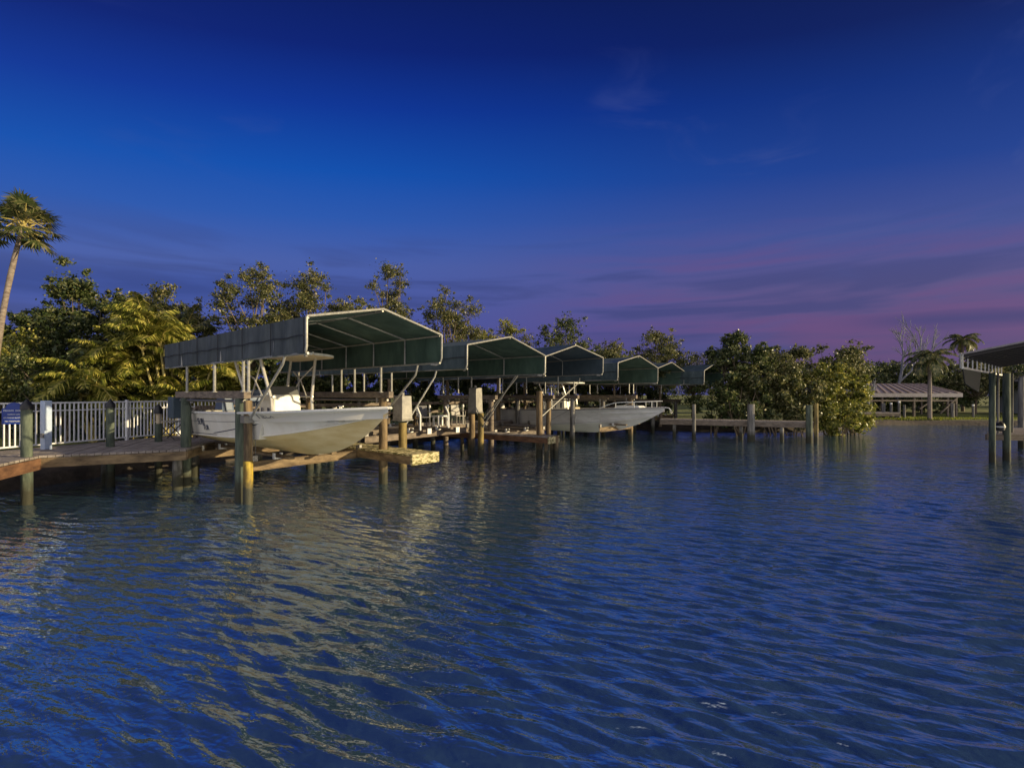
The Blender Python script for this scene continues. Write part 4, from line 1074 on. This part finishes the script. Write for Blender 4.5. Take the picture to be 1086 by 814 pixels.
# white corner bumpers on the empty slip cradle
for k, (px, py, Yq, lab) in enumerate(((455, 457, 16.2, 'left pale timber bumper end over the empty slip'), (485, 455.5, 17.0, 'right pale timber bumper end over the empty slip'))):
    t = thing('bumper_beam', lab, 'bumper', P(px, py, Yq)); d = Vector((-.80, .60, 0))
    g = MB(); g.beam((0, 0, 0), d * 2.4 + Vector((0, 0, -.1)), .18, .17); g.build('beam', M['timber'], t, bevel=.01)
    g = MB(); g.beam(-d * .03, -d * .001, .185, .20); g.build('end_plate', M['white'], t)
# mooring rope coiled on the first finger
# ================================================================== RIGHT BOATHOUSE
RA = Vector((14.0, 14.0, 0)); rd = Vector((.795, .606, 0)); rp = Vector((.606, -.795, 0))
rz_ = math.atan2(rd.y, rd.x)
bh = thing('boathouse', 'dark boathouse with ribbed sheet roof on pilings at the right edge', 'boathouse', RA, rz_)
LW, DW = 8.6, 3.2       # along eave (x local), across toward camera (-y local)
e0 = 3.80; sl = .20
g = MB()
rows = []
for j in range(2):
    pass
def sheet(mb, p00, p10, p11, p01, th, mi=0):
    p = [Vector(q) for q in (p00, p10, p11, p01)]; mb.add([tuple(q) for q in p] + [tuple(q - Vector((0, 0, th))) for q in p], [(0, 1, 2, 3), (7, 6, 5, 4), (4, 5, 1, 0), (5, 6, 2, 1), (6, 7, 3, 2), (7, 4, 0, 3)], mi)
yo = .0
sheet(g, (-.1, .12, e0 - .04), (-.1, -DW, e0 + DW * sl), (LW, -DW, e0 + DW * sl), (LW, .12, e0 - .04), .05)
sheet(g, (-.1, -DW, e0 + DW * sl + .002), (-.1, -2 * DW, e0), (LW, -2 * DW, e0), (LW, -DW, e0 + DW * sl + .002), .05)
roof = g.build('roof', M['roofgrey'], bh)
g = MB()
for k in range(11):
    x = .05 + k * (LW - .2) / 10
    g.beam((x, .10, e0 - .12), (x, -DW + .02, e0 + DW * sl - .12), .09, .10); g.beam((x, -DW - .02, e0 + DW * sl - .12), (x, -2 * DW, e0 - .12), .09, .10)
g.build('rafter', M['roofdark'], roof)
for yy, nm in ((.04, 1), (-2 * DW + .1, 0)):
    tr = MB(); tr.beam((-.05, yy, e0 - .08), (LW, yy, e0 - .08), .05, .05); tr.beam((-.05, yy, e0 - .48), (LW, yy, e0 - .48), .05, .06)
    k = 10
    for j in range(k + 1): tr.beam((LW * j / k, yy, e0 - .48), (LW * j / k, yy, e0 - .06), .03, .03)
    tr.build('eave_truss', M['alu'], bh)
g = MB(); g.add([(.5, .10, e0 - .5), (3.9, .10, e0 - .5), (3.5, .10, e0 - 1.22), (.9, .10, e0 - .95), (.5, .13, e0 - .5), (3.9, .13, e0 - .5), (3.5, .13, e0 - 1.22), (.9, .13, e0 - .95)], [(0, 1, 2, 3), (7, 6, 5, 4), (0, 4, 5, 1), (1, 5, 6, 2), (2, 6, 7, 3), (3, 7, 4, 0)])
g.build('side_flap', M['strap'], bh)
g = MB(); g.tube([(-.06, .08, e0 - .5), (-.06, .08, e0 - .02)], .03, 8); g.build('corner_pipe', M['pipe'], bh, smooth=True)
pl_ = [(4.55, -.05), (8.3, -.05), (4.3, -2 * DW + .2), (8.3, -2 * DW + .2), (.4, -2 * DW + .2)]
for (x, y) in [(4.5, -.12)]: shift(piling_mesh(-1.2, 3.3, .095, seed=9), (x, y, 0)).build('piling', M['pilegreen'], bh, smooth=True)
def bhloc(p): v = Vector((p[0] - RA.x, p[1] - RA.y, 0)); v.rotate(Matrix.Rotation(-rz_, 3, 'Z')); return v
for px_, Yp, r_, zt, mm in ((1067.5, 17.1, .115, 3.3, 'pilegreen'), (1083, 21.0, .11, 3.3, 'pilegrey')):
    q = bhloc((X(px_, Yp), Yp)); shift(piling_mesh(-1.2, zt, r_, seed=int(px_)), (q.x, q.y, 0)).build('piling', M[mm], bh, smooth=True)
for px_, Yp in ((1058.5, 16.9), (1073.5, 17.2)):
    q = bhloc((X(px_, Yp), Yp)); g = MB(); g.tube([(q.x, q.y, 1.05), (q.x, q.y, 3.3)], .032, 8); g.build('post', M['pilegrey'], bh, smooth=True)
bd = thing('boathouse_dock', 'grey timber dock under the right boathouse', 'dock', (0, 0, 0))
a0 = Vector((X(1046, 17.2), 17.2, 0)); a1 = Vector((X(1046, 17.2) + 9, 17.2 - 1.2, 0))
deck(bd, [(a0.x, a0.y), (a1.x, a1.y), (a1.x + .4, a1.y + 3), (a0.x + 3.6, a0.y + 3.0)], 1.02, angle=R(80), m_='deckwood'); edge_beam(bd, a0, a1, 1.0, .22, .07, 'timber')
edge_beam(bd, a0, (a0.x + 3.6, a0.y + 3.0), 1.0, .22, .07, 'timber')
g = thing('dock_float', 'small round dark float with white band hanging at the right dock corner', 'float', G(1060.5, 16.9, 1.12))
m_ = MB(); m_.tube([(0, 0, 0), (0, 0, .05), (0, 0, .2), (0, 0, .3), (0, 0, .36)], [.05, .13, .15, .12, .04], 12); m_.build('body', M['black'], g, smooth=True); m_ = MB(); m_.tube([(0, 0, .15), (0, 0, .20)], [.153, .154], 12); m_.build('band', M['white'], g, smooth=True)
# grey house behind the boathouse
hs = thing('house', 'grey house glimpsed behind the right boathouse', 'house', (53, 41, .7), R(-20))
g = MB(); g.box((0, 0, 1.5), (11, 7, 3.0)); g.build('wall', M['house'], hs)
g = MB(); g.add([(-6, -4, 3), (6, -4, 3), (6, 4, 3), (-6, 4, 3), (-3.5, 0, 4.4), (3.5, 0, 4.4)], [(0, 1, 5, 4), (2, 3, 4, 5), (1, 2, 5), (3, 0, 4), (3, 2, 1, 0)]); g.build('roof', M['roofgrey'], hs)
for k in range(4):
    x = -4 + k * 2.6; g = MB(); g.box((x, -3.5, 1.5), (1.5, .08, 1.7)); o = g.build('window', M['white'], hs); g = MB(); g.box((x, -3.55, 1.5), (1.3, .04, 1.5)); g.build('pane', M['glass'], o)

# ================================================================== FAR SHORE: pavilion, palms, dead tree, posts
pv = thing('pavilion', 'open boat pavilion with pinkish ribbed metal roof on the far shore', 'pavilion', G(955, 42, .5), R(-4))
g = MB()
g_ = [(-4.6, -1.8, 2.15), (3.9, -1.8, 2.15), (3.9, 2.2, 2.15), (-4.6, 2.2, 2.15)]
g.add([(-4.5, -2.0, 2.12), (3.7, -2.0, 2.12), (3.7, 2.2, 2.12), (-4.5, 2.2, 2.12), (-3.3, .1, 3.0), (2.2, .1, 3.0)], [(0, 1, 5, 4), (2, 3, 4, 5), (1, 2, 5), (3, 0, 4), (3, 2, 1, 0)]); rf = g.build('roof', M['roofmetal'], pv)
g = MB()
for k in range(12):
    x0_ = -4.1 + k * .67; x1_ = -3.1 + k * (5.1 / 11)
    g.beam((x0_, -2.0, 2.16), (x1_, .08, 3.02), .10, .05)
g.build('roof_rib', M['ribbrown'], rf)
g = MB(); g.box((-.4, -2.0, 1.93), (8.1, .10, .34)); g.box((-.4, 2.1, 1.93), (8.0, .1, .34)); g.build('fascia', M['roofgrey'], pv)
for x in (-3.8, -2.9, -.2, 2.6, 3.3):
    for y in (-1.8, 1.9):
        g = MB(); g.box((x, y, .75), (.14, .14, 2.2)); g.build('post', M['timber'], pv)
g = MB(); g.beam((-4, -1.85, 1.45), (3.2, -1.85, 1.45), .10, .14); g.build('tie_beam', M['timber'], pv)
g = MB(); g.beam((1.9, -1.9, .3), (3.4, -1.9, 1.8), .10, .10); g.beam((.2, -1.9, .7), (1.2, -1.9, 1.45), .08, .08); g.build('brace', M['timber'], pv)
pd = thing('pavilion_dock', 'low dark dock at the water in front of the pavilion', 'dock', (0, 0, 0))
deck(pd, [(X(912, 38), 38), (X(955, 37.8), 37.8), (X(955, 37.8) + .4, 40), (X(912, 38) + .4, 40.2)], .98, angle=R(90), m_='deckwood'); edge_beam(pd, (X(912, 38), 38), (X(955, 37.8), 37.8), .95, .25, .08, 'seawall')
dock_piles(pd, [(X(915, 38.2), 38.2), (X(930, 38.2), 38.2), (X(950, 38.2), 38.2)], .9, .1, 'pilegrey')
gpp = 'short posts along the far dock'
for k, (px, Yq, h, lab) in enumerate(((917, 38.4, 1.7, 'short dock post left of the pavilion posts'), (937, 38.6, 1.75, 'thick dock post at the pavilion dock'), (945, 38.3, 1.65, 'dock post with white top near the dock end'),
                                      (953.5, 38.3, 1.8, 'dark dock post with white light'), (959, 39, 1.6, 'slim dock post beside the dark one'), (1010, 38.6, 1.75, 'grey post alone on the lawn right of the palm'),
                                      (1032, 39, 1.5, 'low post with two white knobs on the lawn'))):
    t = thing('bollard_post', lab, 'post', G(px, Yq, .3)); g = MB(); g.tube([(0, 0, 0), (0, 0, h - .3)], .13 if k in (1, 5) else .09, 8); g.build('shaft', M['pilegrey'], t, smooth=True)
    if k in (2, 3, 6): g = MB(); g.tube([(0, 0, h - .3), (0, 0, h - .16)], .08, 8); g.build('cap', M['white'], t, smooth=True)
gv = MB()
nb = 9000; xs = rng.uniform(28, 46, nb); ysg = rng.uniform(37.3, 40.5, nb)
vv = []
ang = rng.uniform(0, 6.28, nb); hh = rng.uniform(.06, .16, nb); zz = .42
dx, dy = np.cos(ang) * .03, np.sin(ang) * .03
v4 = np.stack([np.stack([xs - dx, ysg - dy, np.full(nb, zz - .05)], 1), np.stack([xs + dx, ysg + dy, np.full(nb, zz - .05)], 1), np.stack([xs + dx * .3 + dy, ysg + dy * .3, zz + hh], 1), np.stack([xs - dx * .3 + dy, ysg - dy * .3, zz + hh], 1)], 1).reshape(-1, 3)
tag(quads_object('lawn_grass', v4, M['grass']), kind='stuff')

gpalm = 'palms on the far shore'
pinnate_palm('palm with full round crown standing before the pavilion on the lawn', tuple(G(986, 37.6, .5)), 4.9, 26, 2.0, M['froddark'], gpalm, trunk_r=.13, llen=.5, droop=1.9, leaflets=20, emin=-.5, lw=.09)
pinnate_palm('palm crown rising behind the roof corner of the right boathouse', tuple(G(1021, 49, .7)), 7.6, 20, 1.9, M['froddark'], gpalm, trunk_r=.13, llen=.5, droop=1.9, leaflets=20, emin=-.5, lw=.09)
fan_palm('tall slim palm with shaggy fan crown at the left edge', (-16.75, 14.5, .9), 7.05, 50, .46, .66, M['froddark'], 'palms', lean=(1.1, 0), trunk_r=.078)
gar = 'yellow green palms beside the nearest canopy'
def areca(label, px, Yq, h, st, sp, fl=1.7, m_='frondyellow', nf=12, **k):
    pinnate_palm(label, tuple(G(px, Yq, .9)), h, nf, fl, M[m_], gar, stems=st, spread=sp, trunk_r=.045, trunkm='cane', droop=k.get('droop', 1.5), llen=.48, leaflets=26, name='areca_palm', emin=k.get('emin', .25), emax=1.5, lw=.055)
areca('tallest yellow green clumping palm behind the fence, left of the canopy', 146, 18.2, 4.7, 12, 1.5, 1.6)
areca('yellow green clumping palm with pale canes right behind the canopy tail', 190, 17.8, 4.0, 11, 1.4, 1.5)
areca('low yellow green palm fronds under the middle of the nearest canopy', 232, 18.6, 1.9, 6, 1.2, 1.5)
areca('drooping olive palm in front of the dark tree behind the fence', 108, 17.0, 2.4, 7, 1.1, 1.7, emin=.0, droop=1.9)
areca('low golden palm clump behind the short piling with the lantern', 168, 16.9, 1.4, 6, .9, 1.3)
areca('thin upright dark palm fronds poking up right of the yellow palms', 203, 20.2, 4.0, 2, .5, 2.0, 'froddark', 8, droop=.9, emin=.6)

# broad trees: (px, top y, width px, Y, material, label, leaves)
TREES = [
 (92, 284, 130, 20.5, 'leafdark', 'big dark tree with layered crown behind the fence', 21000, .16, .12),
 (38, 318, 100, 19.5, 'leafdark', 'dark tree at the left edge below the tall palm', 13000, .16, .12),
 (158, 300, 110, 21.0, 'leafolive', 'olive tree filling in behind the yellow green palms', 11000, .16, .15),
 (10, 352, 80, 17.5, 'leafyellow', 'low yellow green shrubby tree at the far left', 6000, .13, .12),
 (70, 365, 110, 16.8, 'leafdark', 'dark green shrub mass just behind the picket fence', 8000, .12, .12),
 (268, 286, 62, 19.5, 'leafolive', 'olive tree with forked top behind the left half of the nearest canopy', 5200, .15, .4),
 (338, 288, 88, 21.0, 'leafolive', 'wide airy olive tree above the peak of the nearest canopy', 7500, .15, .4),
 (412, 281, 62, 22.5, 'leafolive', 'tallest open tree right above the gable of the nearest canopy', 4600, .15, .45),
 (474, 296, 62, 23.5, 'leafolive', 'round topped tree between the first and second canopies', 4800, .15, .4),
 (528, 326, 40, 25.0, 'leafyellow', 'small yellowish tree with a thin upright spike above the second canopy', 2600, .15, .4),
 (556, 330, 16, 26.0, 'leafolive', 'thin spiky treetop right of the small yellowish one', 700, .15, .4),
 (598, 336, 64, 27.0, 'leafdark', 'dark leafy tree above the third canopy', 4800, .18, .4),
 (652, 350, 44, 29.0, 'leafolive', 'small tree with long leaning branch over the fourth canopy', 2600, .18, .4),
 (700, 346, 44, 29.5, 'leafolive', 'upright speckled tree over the peaked fifth canopy', 3800, .18, .35),
 (735, 368, 46, 31.0, 'leafolive', 'sparse low tree beyond the last canopies', 1700, .18, .35),
 (783, 352, 62, 29.0, 'leafdark', 'tall rounded mangrove right of the last canopy', 7000, .20, .3),
 (838, 364, 56, 30.0, 'leafolive', 'middle mangrove with ragged flat top', 5600, .20, .3),
 (880, 362, 60, 31.5, 'leafolive', 'sunlit mangrove with open top near the channel', 5600, .20, .3),
 (908, 366, 26, 34.0, 'leafdark', 'slender leafy treetop at the right end of the mangroves', 1200, .20, .4),
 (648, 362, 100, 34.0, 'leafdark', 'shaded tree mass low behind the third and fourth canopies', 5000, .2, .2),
 (812, 372, 60, 28.6, 'leafolive', 'low broad mangrove filling between the rounded one and the ragged one', 6000, .19, .15),
 (930, 386, 76, 50.0, 'leafdark', 'dark tree just right of the mangroves on the far bank', 5000, .24, .15),
 (1008, 386, 70, 47.0, 'leafdark', 'dark tree behind the right end of the pavilion', 5000, .24, .15),
 (1035, 378, 60, 44.0, 'leafolive', 'speckled tree behind the pavilion, right of the palm', 4500, .22, .25),
 (1075, 385, 60, 44.0, 'leafdark', 'dark tree behind the right boathouse', 3500, .22, .25),
 (960, 386, 70, 48.0, 'leafdark', 'dark low tree behind the pavilion roof', 4000, .24, .2),
 (905, 392, 60, 46.0, 'leafdark', 'dark tree between mangroves and pavilion', 3500, .24, .2),
]
for (px, ty, wpx, Yt, mm, lab, nl, lf, low) in TREES:
    w = wpx * (1.12 if Yt < 33 else 1.0) / F * Yt; top = Z(ty, Yt)
    nc = max(12, int(w * 9)) ; 
    broad_tree('mangrove_tree' if 'mangrove' in lab else 'broadleaf_tree', lab, (X(px, Yt), Yt, .7), top, w, M[mm], int(nl * (2.6 if px > 770 or px < 200 else 2.9)), lf * (.80 if px > 770 or px < 200 else .66), 'trees along the canal', low=low, nclump=nc, clump=.40 + .05 * w / 2, trunk_r=.11, depth=min(w, 3.4))
# lower skirts of mangrove foliage hanging to the water
GS = 'mangrove thickets at the water'
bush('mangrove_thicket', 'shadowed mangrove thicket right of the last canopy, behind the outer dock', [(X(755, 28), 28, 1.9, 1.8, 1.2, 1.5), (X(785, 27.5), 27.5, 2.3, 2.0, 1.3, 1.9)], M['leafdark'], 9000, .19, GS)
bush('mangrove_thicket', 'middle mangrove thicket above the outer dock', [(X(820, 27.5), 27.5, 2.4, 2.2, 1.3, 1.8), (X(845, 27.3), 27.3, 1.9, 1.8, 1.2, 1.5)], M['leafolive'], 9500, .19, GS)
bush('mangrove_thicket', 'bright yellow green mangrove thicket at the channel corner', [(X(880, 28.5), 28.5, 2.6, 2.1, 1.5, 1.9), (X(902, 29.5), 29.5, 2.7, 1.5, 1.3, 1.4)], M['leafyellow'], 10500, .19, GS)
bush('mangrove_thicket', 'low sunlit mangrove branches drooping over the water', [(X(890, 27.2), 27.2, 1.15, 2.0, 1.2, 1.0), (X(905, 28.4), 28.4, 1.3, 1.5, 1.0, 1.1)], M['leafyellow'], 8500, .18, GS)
GH = 'hedges behind the walkway'
hl = [(285, 19.0), (335, 20.8), (385, 22.6), (440, 24.2), (495, 26.6), (555, 29.5), (615, 32.0), (680, 34)]
labs = ['dark hedge behind the console of the white boat', 'dark hedge behind the bow of the white boat', 'dark hedge behind the finger dock housing', 'dark hedge behind the white stool',
        'dark hedge behind the tall box housing', 'dark hedge under the third canopy', 'dark hedge behind the console of the grey boat', 'dark hedge behind the bow rail of the grey boat']
for (px, Yq), lab in zip(hl, labs):
    w = 66 / F * Yq / 2; bush('hedge_shrub', lab, [(X(px, Yq), Yq, 2.0, w, 1.0, 1.5), (X(px + 6, Yq), Yq + .6, 3.3, w * 1.0, .9, 1.1)], M['leafdark'], 15000, .17, GH)
bush('hedge_shrub', 'dark hedge behind the stern of the white boat', [(X(245, 19.4), 19.4, 1.9, 1.4, 1.0, 1.5)], M['leafdark'], 4500, .15, GH)

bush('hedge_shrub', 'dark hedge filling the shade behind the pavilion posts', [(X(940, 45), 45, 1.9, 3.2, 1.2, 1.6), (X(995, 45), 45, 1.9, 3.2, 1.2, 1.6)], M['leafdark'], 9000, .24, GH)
# dead tree
def dead_tree(label, base, H, lean):
    t = thing('dead_tree', label, 'tree', base, 0, 'bare trees behind the far pavilion'); mb = MB(); rr = random.Random(int(base[0] * 10))
    def br(p, d, L_, r, lv):
        q = p + d * L_; mid = p.lerp(q, .5) + Vector((rr.uniform(-.1, .1), rr.uniform(-.1, .1), 0)) * L_ * .6
        mb.tube([p, mid, q], [r, r * .8, r * .55], 6)
        if lv:
            for _ in range(3 if lv > 1 else 4):
                nd = (d + Vector((rr.uniform(-.7, .7), rr.uniform(-.5, .5), rr.uniform(-.1, .35)))).normalized(); br(mid.lerp(q, rr.uniform(.1, 1)), nd, L_ * rr.uniform(.5, .8), r * .6, lv - 1)
    b = Vector(base); br(b, Vector((lean, 0, 1)).normalized(), H * .42, .17, 4)
    mb.build('trunk', M['deadwood'], t, smooth=True, world=True)
dead_tree('bare pale dead tree with forked branches above the pavilion', tuple(G(952, 46, .8)), 10.2, .10)
dead_tree('thinner bare dead tree right of the forked one', tuple(G(974, 48, .8)), 9.2, .12)
dead_tree('bare sapling at the right end of the mangroves', tuple(G(921, 40, .8)), 4.4, -.02)

# far woods: one mass
cs, rs = [], []
for px in range(-260, 1500, 7):
    Yq = 58 + 6 * math.sin(px * .02); h = 3.0 + 1.6 * random.random() + (1.0 if px < 250 else 3.2 if px < 740 else 1.7 if px > 850 else 0)
    if px > 1150: Yq = 60
    for k in range(5): cs.append([X(px, Yq) + random.uniform(-.8, .8), Yq + random.uniform(-1.5, 1.5), .8 + h * (k + .5) / 5]); rs.append(random.uniform(.7, 1.1))
tag(quads_object('far_woods', leaves_arrays(cs, rs, 95000, .34), M['leafdark']), kind='stuff')
cs, rs = [], []
for i in range(60):      # woods further left beyond the fence
    x = -14 - i * .9; y = 17 + .25 * i + random.uniform(-1, 1)
    for k in range(5): cs.append([x, y, .8 + random.uniform(2.2, 3.6) * (k + .5) / 5]); rs.append(random.uniform(.6, 1.0))
tag(quads_object('undergrowth', leaves_arrays(cs, rs, 16000, .2), M['leafdark']), kind='stuff')

# ================================================================== camera + render
cd = bpy.data.cameras.new('camera'); co = bpy.data.objects.new('camera', cd); COL.objects.link(co)
co.location = (0, 0, EYE); co.rotation_euler = (R(90), 0, 0)
cd.sensor_width = 36; cd.lens = F / 1086 * 36; cd.shift_y = (HY - 407) / 1086; cd.clip_end = 2000; cd.clip_start = .05
scene.camera = co
scene.view_settings.view_transform = 'Standard'; scene.view_settings.look = 'None'; scene.view_settings.exposure = 0.35; scene.view_settings.gamma = 1
scene.view_settings.use_curve_mapping = False
scene.render.engine = 'CYCLES'
scene.cycles.use_denoising = True
try: scene.cycles.denoiser = 'OPENIMAGEDENOISE'
except Exception: pass
scene.cycles.max_bounces = 6; scene.cycles.transparent_max_bounces = 4
scene.cycles.sample_clamp_indirect = 6
